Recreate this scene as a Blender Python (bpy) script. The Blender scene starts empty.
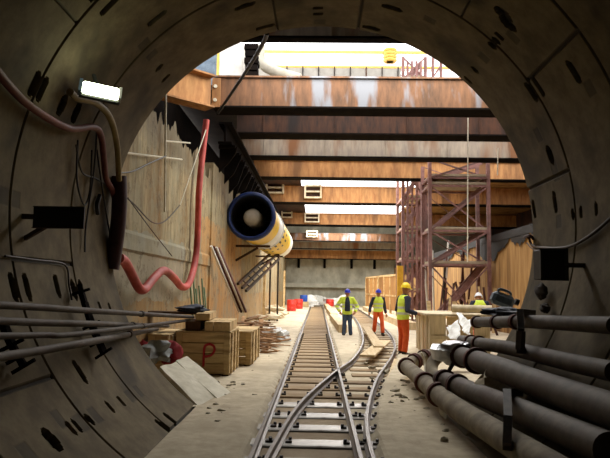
import bpy, bmesh, math, random
import numpy as np
from mathutils import Vector, Matrix, noise
random.seed(7)
rng = np.random.default_rng(5)
S = bpy.context.scene
COL = S.collection
W, H, F = 610, 458, 600.0
CAM = Vector((0, 0, 1.7))
R = 2.97; AX, AZ = 0.02, 2.52; LIP = 8.41; RW = 1.40
XL, XR, YB = -3.1, 7.3, 58.0

# ------------------------------------------------------------------ camera
d = Vector(((318-305)/F, (229-288)/F, -1)).normalized()
roll = math.radians(0.8)
u = Vector((math.sin(roll), math.cos(roll), 0)); u = (u - d*u.dot(d)).normalized()
r_ = d.cross(u)
M3 = Matrix((r_, d, u))                       # camera axes -> world axes
cd = bpy.data.cameras.new('camera'); cam = bpy.data.objects.new('camera', cd); COL.objects.link(cam)
cd.sensor_width = 36; cd.lens = F*36/W; cd.clip_start = 0.05; cd.clip_end = 400
cam.matrix_world = Matrix.Translation(CAM) @ M3.to_4x4()
S.camera = cam

def ray(px, py): return M3 @ Vector(((px-305)/F, (229-py)/F, -1))
def P(px, py, Y):
    w = ray(px, py); return CAM + w*(Y/w.y)
def G(px, py, z=0.0):
    w = ray(px, py); return CAM + w*((z-CAM.z)/w.z)
def PX(px, py, X):
    w = ray(px, py); return CAM + w*(X/w.x)
def C(px, py, off=0.0):                        # a point on the tunnel lining, off metres inside it
    w = ray(px, py); q = R-off
    ox, oz = CAM.x-AX, CAM.z-AZ
    a = w.x**2+w.z**2; b = 2*(ox*w.x+oz*w.z); c = ox*ox+oz*oz-q*q
    return CAM + w*((-b+math.sqrt(b*b-4*a*c))/(2*a))

# ------------------------------------------------------------------ materials
def lin(c):
    if isinstance(c, str):
        c = [int(c[i:i+2], 16)/255 for i in (0, 2, 4)]
    return tuple(v/12.92 if v <= .04045 else ((v+.055)/1.055)**2.4 for v in c)+(1,)
def mat(name, c1, c2=None, c3=None, scale=6, stretch=(1, 1, 1), rough=.85, metal=0, bump=.25, big=.7, jitter=.15, lo=.35, hi=.65, spec=.3, big_lo=.5, big_hi=.68):
    m = bpy.data.materials.new(name); m.use_nodes = True
    nt = m.node_tree; N = nt.nodes; L = nt.links
    b = N['Principled BSDF']; b.inputs['Roughness'].default_value = rough; b.inputs['Metallic'].default_value = metal
    b.inputs['Specular IOR Level'].default_value = spec
    tc = N.new('ShaderNodeTexCoord'); mp = N.new('ShaderNodeMapping'); mp.inputs['Scale'].default_value = stretch
    oi = N.new('ShaderNodeObjectInfo'); 
    L.new(tc.outputs['Object'], mp.inputs['Vector'])
    n1 = N.new('ShaderNodeTexNoise'); n1.inputs['Scale'].default_value = scale; n1.inputs['Detail'].default_value = 8; n1.inputs['Roughness'].default_value = .65
    L.new(mp.outputs[0], n1.inputs['Vector'])
    rp = N.new('ShaderNodeValToRGB'); rp.color_ramp.elements[0].position = lo; rp.color_ramp.elements[1].position = hi
    rp.color_ramp.elements[0].color = lin(c1); rp.color_ramp.elements[1].color = lin(c2 or c1)
    L.new(n1.outputs['Fac'], rp.inputs['Fac'])
    col = rp.outputs[0]
    if c3:
        n2 = N.new('ShaderNodeTexNoise'); n2.inputs['Scale'].default_value = big; n2.inputs['Detail'].default_value = 6
        L.new(mp.outputs[0], n2.inputs['Vector'])
        r2 = N.new('ShaderNodeValToRGB'); r2.color_ramp.elements[0].position = big_lo; r2.color_ramp.elements[1].position = big_hi
        L.new(n2.outputs['Fac'], r2.inputs['Fac'])
        mx = N.new('ShaderNodeMix'); mx.data_type = 'RGBA'; mx.inputs[7].default_value = lin(c3)
        L.new(r2.outputs[0], mx.inputs[0]); L.new(col, mx.inputs[6]); col = mx.outputs[2]
    if jitter:
        hs = N.new('ShaderNodeHueSaturation'); mr = N.new('ShaderNodeMapRange')
        mr.inputs['To Min'].default_value = 1-jitter; mr.inputs['To Max'].default_value = 1+jitter
        L.new(oi.outputs['Random'], mr.inputs['Value']); L.new(mr.outputs[0], hs.inputs['Value']); L.new(col, hs.inputs['Color']); col = hs.outputs[0]
    L.new(col, b.inputs['Base Color'])
    if bump:
        bp = N.new('ShaderNodeBump'); bp.inputs['Strength'].default_value = bump; bp.inputs['Distance'].default_value = .02
        L.new(n1.outputs['Fac'], bp.inputs['Height']); L.new(bp.outputs[0], b.inputs['Normal'])
    m['col'] = 1
    return m
def glow(name, c, s):
    m = bpy.data.materials.new(name); m.use_nodes = True; b = m.node_tree.nodes['Principled BSDF']
    b.inputs['Base Color'].default_value = lin(c); b.inputs['Emission Color'].default_value = lin(c); b.inputs['Emission Strength'].default_value = s
    return m
def color_socket(m):
    b = m.node_tree.nodes['Principled BSDF'].inputs['Base Color']; return b.links[0].from_socket, b
def overlay(m, build):                         # build(nt, coords, color) -> color
    nt = m.node_tree; src, dst = color_socket(m)
    tc = nt.nodes.new('ShaderNodeTexCoord'); sp = nt.nodes.new('ShaderNodeSeparateXYZ'); nt.links.new(tc.outputs['Object'], sp.inputs[0])
    nt.links.new(build(nt, sp, src), dst); return m
def mth(nt, op, a, b=None, c=None):
    n = nt.nodes.new('ShaderNodeMath'); n.operation = op
    for i, v in enumerate((a, b, c)):
        if v is None: continue
        if isinstance(v, (int, float)): n.inputs[i].default_value = v
        else: nt.links.new(v, n.inputs[i])
    return n.outputs[0]
def mixc(nt, f, a, b, mode='MIX'):
    n = nt.nodes.new('ShaderNodeMix'); n.data_type = 'RGBA'; n.blend_type = mode
    for i, v in ((0, f), (6, a), (7, b)):
        if isinstance(v, (int, float)): n.inputs[i].default_value = v
        elif isinstance(v, tuple): n.inputs[i].default_value = v
        else: nt.links.new(v, n.inputs[i])
    return n.outputs[2]
def band(nt, v, lo, hi):
    return mth(nt, 'MULTIPLY', mth(nt, 'GREATER_THAN', v, lo), mth(nt, 'LESS_THAN', v, hi))

m_lining = mat('lining_concrete', '524630', '6c5f44', '3c3322', scale=3.8, rough=.9, bump=.2, big=1.3, jitter=.05)
def _tone_and_shade(nt, sp, c):
    at = nt.nodes.new('ShaderNodeAttribute'); at.attribute_name = 'tone_and_shade'
    return mixc(nt, at.outputs['Fac'], c, lin('0e0c0a'))  # darker flat patches and joints, plus shade painted into the recessed pockets
overlay(m_lining, _tone_and_shade)
m_far_lining = mat('low_bounce_lining', '1e1a14', '2a241b', scale=4, rough=.95, bump=.1, jitter=0)  # unseen rings behind the camera, darkened to cut bounce light
m_floor = mat('dusty_ground', 'b2a388', 'd2c4a6', 'aa9c82', scale=5, rough=.95, bump=.5, big=.55, jitter=0)
def _bed(nt, sp, c):
    e = mth(nt, 'SUBTRACT', .56, mth(nt, 'ABSOLUTE', mth(nt, 'ADD', sp.outputs[0], .1)))
    f = mth(nt, 'MULTIPLY', mth(nt, 'MINIMUM', mth(nt, 'MAXIMUM', mth(nt, 'MULTIPLY', e, 9), 0), 1), .55)
    c = mixc(nt, f, c, lin('8a6c4a'))
    g = mth(nt, 'MINIMUM', mth(nt, 'MAXIMUM', mth(nt, 'SUBTRACT', .95, mth(nt, 'MULTIPLY', sp.outputs[1], .1)), 0), .3)  # tunnel shade painted into the floor colour, stronger further inside
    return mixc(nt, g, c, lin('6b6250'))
overlay(m_floor, _bed)
m_wallL = mat('ochre_wall_concrete', '6c5c3e', 'b2a27a', '7c5a2c', scale=2.6, stretch=(1, 2.0, .3), rough=.92, bump=.5, big=.8, jitter=0)
def _wl(nt, sp, c):
    z = sp.outputs[2]
    nz = nt.nodes.new('ShaderNodeTexNoise'); nz.inputs['Scale'].default_value = 1.8; nz.inputs['Detail'].default_value = 7
    tc = nt.nodes.new('ShaderNodeTexCoord'); nt.links.new(tc.outputs['Object'], nz.inputs['Vector'])
    z2 = mth(nt, 'ADD', z, mth(nt, 'MULTIPLY', mth(nt, 'SUBTRACT', nz.outputs['Fac'], .5), .5))
    near = mth(nt, 'LESS_THAN', sp.outputs[1], 14.0)
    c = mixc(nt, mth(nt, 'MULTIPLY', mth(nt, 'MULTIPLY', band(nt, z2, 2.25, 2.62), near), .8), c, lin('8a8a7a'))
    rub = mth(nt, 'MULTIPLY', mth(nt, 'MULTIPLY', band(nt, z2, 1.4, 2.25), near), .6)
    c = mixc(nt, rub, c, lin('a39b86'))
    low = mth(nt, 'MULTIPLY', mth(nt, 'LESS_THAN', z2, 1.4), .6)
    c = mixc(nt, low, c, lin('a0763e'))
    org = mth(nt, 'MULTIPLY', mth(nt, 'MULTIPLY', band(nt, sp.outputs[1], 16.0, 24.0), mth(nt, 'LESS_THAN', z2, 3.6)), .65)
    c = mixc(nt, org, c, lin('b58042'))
    # vertical board joints
    n3 = nt.nodes.new('ShaderNodeTexNoise'); n3.inputs['Scale'].default_value = 1.1; n3.inputs['Detail'].default_value = 9; n3.inputs['Roughness'].default_value = .75; nt.links.new(tc.outputs['Object'], n3.inputs['Vector'])
    bl = mth(nt, 'MINIMUM', mth(nt, 'MAXIMUM', mth(nt, 'MULTIPLY', mth(nt, 'SUBTRACT', n3.outputs['Fac'], .47), 7), 0), .65)
    c = mixc(nt, bl, c, lin('8c8468'))
    n4 = nt.nodes.new('ShaderNodeTexNoise'); n4.inputs['Scale'].default_value = 2.7; n4.inputs['Detail'].default_value = 9; n4.inputs['Roughness'].default_value = .8; nt.links.new(tc.outputs['Object'], n4.inputs['Vector'])
    dk = mth(nt, 'MINIMUM', mth(nt, 'MAXIMUM', mth(nt, 'MULTIPLY', mth(nt, 'SUBTRACT', n4.outputs['Fac'], .54), 9), 0), .6)
    c = mixc(nt, dk, c, lin('4c3c26'))
    fr = mth(nt, 'FRACT', mth(nt, 'MULTIPLY', sp.outputs[1], 1.6))
    c = mixc(nt, mth(nt, 'MULTIPLY', mth(nt, 'MULTIPLY', mth(nt, 'LESS_THAN', fr, .06), mth(nt, 'GREATER_THAN', sp.outputs[1], 15.5)), .45), c, lin('4a3a22'))
    up = mth(nt, 'MINIMUM', mth(nt, 'MAXIMUM', mth(nt, 'MULTIPLY', mth(nt, 'SUBTRACT', z2, 4.2), 1.2), 0), .5)  # shade at the wall top painted in as a gradient
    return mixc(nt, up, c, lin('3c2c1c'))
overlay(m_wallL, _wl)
m_wallR = mat('orange_wall_lagging', '906a3a', 'b88e54', '6a4824', scale=2.2, stretch=(1, 2.2, .25), rough=.9, bump=.4, big=.9, jitter=0)
m_back = mat('grey_back_concrete', '9c9a8a', 'c2c0ae', '7c7a6c', scale=1.4, stretch=(1, 1, .6), rough=.92, bump=.3, big=.45, jitter=0)
m_dark = mat('dark_concrete', '2c2620', '3c342a', scale=2, rough=.95, bump=.3, jitter=0)
m_rust = mat('rusty_steel', '46301f', '6e4a30', '6e7076', scale=2.4, stretch=(2.0, 1, .45), rough=.75, metal=.15, bump=.2, big=.9, jitter=.06, big_lo=.52, big_hi=.62)
m_rust_dark = mat('dark_rusty_steel', '241812', '4a2c1a', '1e1612', scale=3, stretch=(1.8, 1, .4), rough=.8, metal=.15, bump=.2, jitter=.05)
m_rust_grey = mat('grey_rusty_steel', '84786a', 'a49680', '7a5030', scale=3, stretch=(1.8, 1, .4), rough=.75, metal=.1, bump=.2, jitter=.05)
m_rust_orange = mat('orange_rusty_steel', '8c5c34', 'b8854f', '704c2c', scale=3, stretch=(1.8, 1, .4), rough=.75, metal=.1, bump=.2, jitter=.06)
m_black_steel = mat('black_steel_and_shade', '0c0a09', '17120e', scale=4, rough=.95, bump=.1, spec=.03)  # black steel; also carries painted shade on girder undersides and upper left wall
m_iron = mat('dark_iron', '2a2622', '443c34', '5a3a24', scale=6, rough=.6, metal=.4, bump=.15)
m_rail = mat('worn_rail_steel', '3e3731', '6a625a', '3c2c22', scale=4, stretch=(1, .4, 1), rough=.42, metal=.6, bump=.08, jitter=0, spec=.5)
m_steel_sleeper = mat('wet_steel_sleeper', '7c7870', 'a5a198', '5a5248', scale=5, rough=.38, metal=.6, bump=.1, big=2.5)
m_wood_sleeper = mat('dusty_timber_sleeper', '846c4e', 'ac9470', '6c5640', scale=6, stretch=(.4, 3, 3), rough=.9, bump=.35, big=1.5)
m_wood = mat('pale_sawn_timber', 'b49464', 'd6ba88', '94743f', scale=3, stretch=(2, 2, 2), rough=.85, bump=.2, big=1.2)
m_crate = mat('crate_boards', 'b09464', 'd6bc8a', '927850', scale=3, stretch=(.5, 1, 4), rough=.85, bump=.25, big=1.6, jitter=.12)
m_plank = mat('dusty_planks', 'b49a72', 'd2bc96', scale=4, stretch=(3, .4, 1), rough=.9, bump=.2)
m_wood_dark = mat('dark_old_timber', '3c2a18', '5c4228', scale=4, rough=.9, bump=.25)
m_scrap = mat('scrap_timber', '6e4c30', 'a47c54', '4c3422', scale=4, rough=.9, bump=.2, jitter=.4)
m_paleconc = mat('pale_concrete_slab', 'bcb59e', 'd8d2be', '9c957e', scale=4, rough=.95, bump=.25, big=1.5)
m_redhose = mat('red_rubber_hose', 'a83a34', 'c8564c', '882e28', scale=5, rough=.55, bump=.08, big=1.2)
m_darkhose = mat('dark_purple_hose', '2c161a', '40232a', scale=6, rough=.6, bump=.1)
m_brownhose = mat('yellow_brown_hose', '6a5a30', '847240', scale=6, rough=.6, bump=.1)
m_redbrown = mat('rust_red_hose', '54201a', '6c3020', scale=6, rough=.6, bump=.1)
m_black = mat('black_rubber', '100f0f', '1c1b1a', scale=8, rough=.6, bump=.05)
m_string = mat('pale_rope', 'c8c0a8', 'ddd6c0', scale=9, rough=.9, bump=0)
m_pipe = mat('dusty_pipe_steel', '383129', '544a3e', '3e2c22', scale=5, rough=.7, metal=.25, bump=.15, big=1.6)
m_pipe_pale = mat('dust_coated_pipe', '6e6454', '92866e', '5a4c3c', scale=5, rough=.85, metal=.1, bump=.15, big=1.6)
m_rustred = mat('rust_red_flange', '44261e', '5c3228', '3a2018', scale=7, rough=.8, metal=.2, bump=.2)
m_foil = mat('silver_foil_wrap', 'b9bcc0', 'e0e2e4', '84888c', scale=9, rough=.3, metal=.7, bump=.9, jitter=.05)
m_plastic = mat('translucent_white_plastic', 'd4d4cc', 'efefe9', 'b0b0a8', scale=6, rough=.4, bump=.7)
m_bluegrey = mat('blue_grey_plastic', '4c5c68', '6a7c88', scale=6, rough=.5, bump=.05)
m_scaf = mat('red_scaffold_paint', '6c4a44', '8e665e', '58443e', scale=5, rough=.7, metal=.1, bump=.1, jitter=.12)
m_scafdeck = mat('scaffold_deck', '8c7c64', 'a89880', scale=4, rough=.9, bump=.2)
m_yellow = mat('yellow_duct_paint', 'd2a400', 'e4bc08', 'b88c00', scale=4, rough=.5, bump=.05, jitter=0)
m_blue = mat('blue_rim_paint', '10224e', '182e62', scale=5, rough=.45, bump=.05, jitter=0)
m_white = mat('off_white_paint', 'cfccc0', 'e4e2d8', scale=4, rough=.6, bump=.05, jitter=0)
m_ductdark = mat('duct_inside_dark', '14161c', '22242a', scale=5, rough=.7, bump=.05)
m_hub = mat('grey_fan_hub', 'c4bfae', 'd8d4c4', scale=5, rough=.6, bump=.05)
m_red = mat('red_plastic', 'c8281e', 'dc3a2c', scale=6, rough=.45, bump=.03)
m_blueplastic = mat('blue_plastic', '23489c', '3058b4', scale=6, rough=.45, bump=.03)
m_bagred = mat('dark_red_fabric', '8a2024', 'a8343a', scale=9, rough=.85, bump=.3)
m_baggrey = mat('grey_sack', '8c9090', 'b0b4b2', '70706c', scale=7, rough=.8, bump=.6)
m_paint = mat('red_spray_paint', 'a8242c', 'b8303a', scale=30, rough=.8, bump=0)
m_green = mat('green_coated_rods', '5c7454', '7c9070', scale=5, rough=.6, bump=.05)
m_skin = mat('skin', 'a87454', 'bc8664', scale=12, rough=.6, bump=0, jitter=.1)
m_eye = mat('dark_eye', '1a1412', '221a16', rough=.3, bump=0)
m_navy = mat('navy_sleeves', '1e2230', '2c3040', scale=12, rough=.9, bump=.2)
m_jeans = mat('blue_jeans', '2e3a50', '46546c', scale=14, rough=.9, bump=.2)
m_orange = mat('orange_work_trousers', 'd0481c', 'e4622c', 'b83c18', scale=8, rough=.85, bump=.25, jitter=.04)
m_boot = mat('dark_boot', '2a241e', '3c342a', scale=9, rough=.8, bump=.2)
m_helm_b = mat('blue_helmet', '2430b0', '3440c8', scale=5, rough=.35, bump=0, jitter=0)
m_helm_y = mat('yellow_helmet', 'e8c010', 'f2d022', scale=5, rough=.35, bump=0, jitter=0)
m_helm_w = mat('white_helmet', 'dedede', 'eeeeee', scale=5, rough=.35, bump=0, jitter=0)
def vestmat(name, c1, c2):
    m = mat(name, c1, c2, scale=10, rough=.7, bump=.2, jitter=0)
    def f(nt, sp, c):
        z = sp.outputs[2]
        k = mth(nt, 'ADD', band(nt, z, 1.02, 1.075), band(nt, z, 1.16, 1.215))
        return mixc(nt, k, c, lin('c9ccb8'))
    return overlay(m, f)
m_vest = vestmat('hi_vis_yellow', 'cfe83a', 'e4f85c')
m_tarp = mat('blue_black_tarp', '20242e', '3a4252', scale=8, rough=.6, bump=.5)
m_form = mat('orange_formwork_panel', '9c6c34', 'b88648', '845826', scale=3, stretch=(1, 1, .5), rough=.85, bump=.15)
m_boxwood = mat('weathered_pale_boards', 'b8a888', 'd8c8a8', '9c8864', scale=3, stretch=(3, 3, .5), rough=.9, bump=.25, big=1.0)
m_tube = glow('fluorescent_tube', 'f4ffd8', 9)
m_stone = mat('broken_rubble', '968c76', 'bcb29a', '7a705c', scale=7, rough=.95, bump=.3)
m_cranewhite = glow('white_glow_crane_girder', 'f0eef2', .5)  # no lamp: emission added to brighten the white girder
m_craneyellow = mat('yellow_crane_paint', 'd0ac48', 'e0c060', scale=4, rough=.6, bump=0)
m_fence = mat('grey_hoarding', '9a968a', 'b2aea0', scale=3, rough=.8, bump=.1)
m_lamp_case = mat('lamp_case', '22221f', '30302c', scale=6, rough=.6, bump=0)
m_ochre_post = mat('yellow_ochre_post', 'c08c1c', 'd8a432', scale=4, rough=.6, bump=.1)

# ------------------------------------------------------------------ mesh helpers
class MB:
    def __init__(self): self.v = []; self.f = []
    def add(self, vs, fs):
        o = len(self.v); self.v += [tuple(v) for v in vs]; self.f += [tuple(i+o for i in f) for f in fs]; return self
    def box(self, c, s, rot=None, bev=0):
        x, y, z = (k/2 for k in s)
        vs = [Vector((sx*x, sy*y, sz*z)) for sx in (-1, 1) for sy in (-1, 1) for sz in (-1, 1)]
        if rot is not None: vs = [rot @ v for v in vs]
        c = Vector(c)
        return self.add([v+c for v in vs], [(0, 1, 3, 2), (4, 6, 7, 5), (0, 4, 5, 1), (2, 3, 7, 6), (0, 2, 6, 4), (1, 5, 7, 3)])
    def bx(self, x0, x1, y0, y1, z0, z1): return self.box(((x0+x1)/2, (y0+y1)/2, (z0+z1)/2), (abs(x1-x0), abs(y1-y0), abs(z1-z0)))
    def bar(self, a, b, w, h=None):               # rectangular bar between two points
        a, b = Vector(a), Vector(b); h = h or w; dd = (b-a); L = dd.length; q = dd.to_track_quat('Y', 'Z').to_matrix()
        return self.box((a+b)/2, (w, L, h), q)
    def tube(self, pts, r, n=10, cap=True):
        pts = [Vector(p) for p in pts]; rs = r if isinstance(r, (list, tuple)) else [r]*len(pts)
        vs, fs = [], []; prev = None
        for i, p in enumerate(pts):
            t = (pts[min(i+1, len(pts)-1)]-pts[max(i-1, 0)]).normalized()
            if prev is None:
                a = Vector((0, 0, 1)) if abs(t.z) < .9 else Vector((1, 0, 0)); s = t.cross(a).normalized()
            else:
                s = (prev-t*prev.dot(t)).normalized()
            prev = s; w = t.cross(s)
            for k in range(n):
                an = 2*math.pi*k/n; vs.append(p+(s*math.cos(an)+w*math.sin(an))*rs[i])
        for i in range(len(pts)-1):
            for k in range(n):
                k2 = (k+1) % n; fs.append((i*n+k, i*n+k2, (i+1)*n+k2, (i+1)*n+k))
        if cap: fs += [tuple(range(n-1, -1, -1)), tuple((len(pts)-1)*n+k for k in range(n))]
        return self.add(vs, fs)
    def lathe(self, prof, o=(0, 0, 0), axis=(0, 0, 1), n=32, closed=False, sc=(1, 1)):   # prof: (radius, height)
        o = Vector(o); q = Vector(axis).normalized().to_track_quat('Z', 'Y').to_matrix(); vs, fs = [], []
        m = len(prof)
        for (r, h) in prof:
            for k in range(n):
                an = 2*math.pi*k/n; vs.append(o+q @ Vector((r*math.cos(an)*sc[0], r*math.sin(an)*sc[1], h)))
        for i in range(m if closed else m-1):
            j = (i+1) % m
            for k in range(n):
                k2 = (k+1) % n; fs.append((i*n+k, i*n+k2, j*n+k2, j*n+k))
        return self.add(vs, fs)
    def ball(self, c, s, n=14, m=9, rot=None):
        c = Vector(c); s = (s, s, s) if isinstance(s, (int, float)) else s
        vs = []; fs = []
        for i in range(m+1):
            ph = math.pi*i/m
            for k in range(n):
                th = 2*math.pi*k/n
                v = Vector((math.sin(ph)*math.cos(th)*s[0], math.sin(ph)*math.sin(th)*s[1], math.cos(ph)*s[2]))
                vs.append(c+(rot @ v if rot is not None else v))
        for i in range(m):
            for k in range(n):
                k2 = (k+1) % n; fs.append((i*n+k, (i+1)*n+k, (i+1)*n+k2, i*n+k2))
        return self.add(vs, fs)
    def prism(self, poly, a, b):                  # 2D poly given as function to 3D at a and b: list of Vector pairs
        n = len(poly); vs = [Vector(p)+Vector(a) for p in poly]+[Vector(p)+Vector(b) for p in poly]
        return self.add(vs, [tuple(range(n-1, -1, -1)), tuple(range(n, 2*n))]+[(i, (i+1) % n, n+(i+1) % n, n+i) for i in range(n)])
    def mesh(self, name, m=None, smooth=False, bevel=0, origin=None):
        me = bpy.data.meshes.new(name)
        vs = self.v if origin is None else [tuple(Vector(v)-Vector(origin)) for v in self.v]
        me.from_pydata(vs, [], self.f); me.update()
        bm = bmesh.new(); bm.from_mesh(me); bmesh.ops.remove_doubles(bm, verts=bm.verts, dist=1e-5); bmesh.ops.recalc_face_normals(bm, faces=bm.faces)
        if bevel: bmesh.ops.bevel(bm, geom=list(bm.edges), offset=bevel, segments=1, affect='EDGES', clamp_overlap=True)
        bm.to_mesh(me); bm.free()
        if smooth:
            for p in me.polygons: p.use_smooth = True
            me.set_sharp_from_angle(angle=math.radians(45))
        if m: me.materials.append(m)
        return me
def link(name, me, parent=None):
    o = bpy.data.objects.new(name, me); COL.objects.link(o)
    if parent: o.parent = parent
    return o
def obj(name, mb, m, parent=None, smooth=False, bevel=0, origin=None):
    o = link(name, mb.mesh(name, m, smooth, bevel, origin), parent)
    if origin is not None: o.location = origin
    return o
def tag(o, label, cat, group=None, kind='thing'):
    o['label'] = label; o['category'] = cat; o['kind'] = kind
    if group: o['group'] = group
    return o
def struct(name, mb, m, smooth=False, label=None):
    o = obj(name, mb, m, None, smooth); o['kind'] = 'structure'
    if label: o['label'] = label
    return o
def empty(name, loc, label, cat, group=None, rz=0):
    o = bpy.data.objects.new(name, None); COL.objects.link(o); o.location = loc; o.rotation_euler = (0, 0, rz); o.empty_display_size = .1
    return tag(o, label, cat, group)
def dup(root, loc, rz=0, label=None, group=None):
    r = root.copy(); COL.objects.link(r); r.location = loc; r.rotation_euler = (0, 0, rz)
    if label: r['label'] = label
    if group: r['group'] = group
    for ch in root.children:
        c = ch.copy(); COL.objects.link(c); c.parent = r
        for g in ch.children:
            k = g.copy(); COL.objects.link(k); k.parent = c
    return r
def smooth_path(pts, n=6):                        # Catmull-Rom
    pts = [Vector(p) for p in pts]; out = []
    for i in range(len(pts)-1):
        p0 = pts[max(i-1, 0)]; p1 = pts[i]; p2 = pts[i+1]; p3 = pts[min(i+2, len(pts)-1)]
        for k in range(n):
            t = k/n
            out.append(.5*((2*p1)+(p2-p0)*t+(2*p0-5*p1+4*p2-p3)*t*t+(3*p1-p0-3*p2+p3)*t**3))
    out.append(pts[-1]); return out
def hose(name, pts, r, m, label, cat, group=None, n=6, sides=10):
    o = obj(name, MB().tube(smooth_path(pts, n), r, sides), m, smooth=True); return tag(o, label, cat, group)

# ------------------------------------------------------------------ SETTING: tunnel lining
pk = []   # pixel, kind (rect / slot / oval), half-size along axis, half-size along circumference, depth, darkening
def pocket(px, py, kind, a, b, dep, st):
    p = C(px, py); pk.append((math.atan2(p.z-AZ, p.x-AX), p.y, kind, a, b, dep, st))
for x, y in ((484, 58), (538, 135), (152, 55), (513, 37), (590, 88), (95, 415), (138, 391), (59, 419), (320, 22), (559, 222), (15, 199), (430, 20), (26, 452)):
    pocket(x, y, 'r', .075, .085, .003, .5)
for x, y in ((475, 70), (468, 80), (159, 68), (166, 78), (499, 36), (495, 42), (110, 407), (121, 401), (71, 428), (77, 426), (581, 212), (596, 209), (100, 307), (110, 308), (318, 8), (318, 14)):
    pocket(x, y, 'o', .035, .07, .07, .8)
for x, y in ((503, 14), (508, 24), (550, 155), (52, 440), (78, 290), (62, 105), (76, 113)):
    pocket(x, y, 'o', .07, .12, .06, .75)
for x, y in ((538, 86), (574, 72), (534, 209), (555, 202), (27, 287), (57, 286), (157, 18), (245, 6), (265, 27), (392, 8), (371, 28), (40, 88), (172, 420), (110, 5), (80, 372)):
    pocket(x, y, 's', .045, .13, .05, .72)
pocket(553, 165, 'r', .09, .2, .003, .5)
joints = []
for x, y in ((275, 15), (360, 15), (541, 183), (550, 58), (464, 12), (35, 261), (30, 384), (75, 20), (185, 417), (150, 300)):
    p = C(x, y); joints.append((math.atan2(p.z-AZ, p.x-AX), int(math.floor((LIP-p.y)/RW))))
def wrap(a): return (a+math.pi) % (2*math.pi)-math.pi
def make_ring(k, fine):
    y1 = LIP-k*RW; y0 = y1-RW
    nt_, ny = (900, 70) if fine else (96, 2)
    th = np.linspace(-math.pi, math.pi, nt_+1)[:-1]; ys = np.linspace(y0+.004, y1-.004, ny+1)
    TH, YY = np.meshgrid(th, ys, indexing='ij'); D = np.zeros_like(TH); ST = np.zeros_like(TH)
    if fine:
        e = np.minimum(YY-y0, y1-YY); gro = e < .018
        if k == 0: gro &= (YY-y0) < .1
        D[gro] = .03; ST[gro] = .75
        for (t, kk) in joints:
            if kk == k:
                s = np.abs((TH-t+math.pi) % (2*math.pi)-math.pi)*R
                g = s < .016; D[g] = .03; ST[g] = .8
        for (t, y, kind, a, b, dep, st) in pk:
            if y < y0-.3 or y > y1+.3: continue
            y = min(max(y, y0+a+.04), y1-a-.04)
            s = np.abs((TH-t+math.pi) % (2*math.pi)-math.pi)*R; v = np.abs(YY-y)
            if kind == 'r': g = (s < b) & (v < a)
            elif kind == 'o': g = (s/b)**2+(v/a)**2 < 1
            else: g = (s/b)**4+(v/a)**4 < 1
            D[g] = np.maximum(D[g], dep); ST[g] = np.maximum(ST[g], st)
    RR = R+D
    co = np.stack([AX+RR*np.cos(TH), YY, AZ+RR*np.sin(TH)], -1).reshape(-1, 3)
    st = ST.reshape(-1); n1 = ny+1
    ii, jj = np.meshgrid(np.arange(nt_), np.arange(ny), indexing='ij'); i2 = (ii+1) % nt_
    F4 = np.stack([ii*n1+jj, ii*n1+jj+1, i2*n1+jj+1, i2*n1+jj], -1).reshape(-1, 4)
    # outer skin and end faces
    nv = len(co); o0 = np.stack([AX+(R+.3)*np.cos(th), np.full_like(th, y0+.001), AZ+(R+.3)*np.sin(th)], -1); o1 = o0.copy(); o1[:, 1] = y1-.001
    co = np.concatenate([co, o0, o1]); st = np.concatenate([st, np.zeros(2*nt_)])
    i = np.arange(nt_); j = (i+1) % nt_
    F5 = np.concatenate([np.stack([nv+i, nv+j, nv+nt_+j, nv+nt_+i], -1), np.stack([i*n1, j*n1, nv+j, nv+i], -1), np.stack([i*n1+ny, nv+nt_+i, nv+nt_+j, j*n1+ny], -1)])
    me = bpy.data.meshes.new('wall_tunnel'); me.from_pydata(co.tolist(), [], np.concatenate([F4, F5]).tolist()); me.update()
    at = me.attributes.new('tone_and_shade', 'FLOAT', 'POINT'); at.data.foreach_set('value', st.astype(np.float32))
    me.materials.append(m_lining if k < 5 else m_far_lining)
    if not fine:
        me.polygons.foreach_set('use_smooth', [True]*len(me.polygons))
        me.set_sharp_from_angle(angle=math.radians(45))
    o = link('wall_tunnel', me); o['kind'] = 'structure'
for k in range(4): make_ring(k, True)
for k in range(4, 12): make_ring(k, False)
YE = LIP-12*RW
mb = MB(); n = 64
mb.add([(AX+(R+.3)*math.cos(2*math.pi*i/n), YE, AZ+(R+.3)*math.sin(2*math.pi*i/n)) for i in range(n)], [tuple(range(n))])
struct('wall_tunnel_light_stop', mb, m_dark)  # added disc behind the camera, closes the tunnel to keep it dark

# head wall round the tunnel mouth (faces the station box)
mb = MB(); n = 96; ri = R+.3; vs = []
x0, x1, z0, z1 = -5.6, 16.2, -1.2, 9.0
for i in range(n):
    a = 2*math.pi*i/n; c, s = math.cos(a), math.sin(a)
    vs.append((AX+ri*c, LIP-.02, AZ+ri*s))
    t = min(((x1-AX)/c if c > 1e-6 else (x0-AX)/c if c < -1e-6 else 1e9), ((z1-AZ)/s if s > 1e-6 else (z0-AZ)/s if s < -1e-6 else 1e9))
    vs.append((AX+t*c, LIP-.02, AZ+t*s))
mb.add(vs, [(2*i, 2*i+1, 2*((i+1) % n)+1, 2*((i+1) % n)) for i in range(n)])
struct('wall_front', mb, m_dark)

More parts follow.
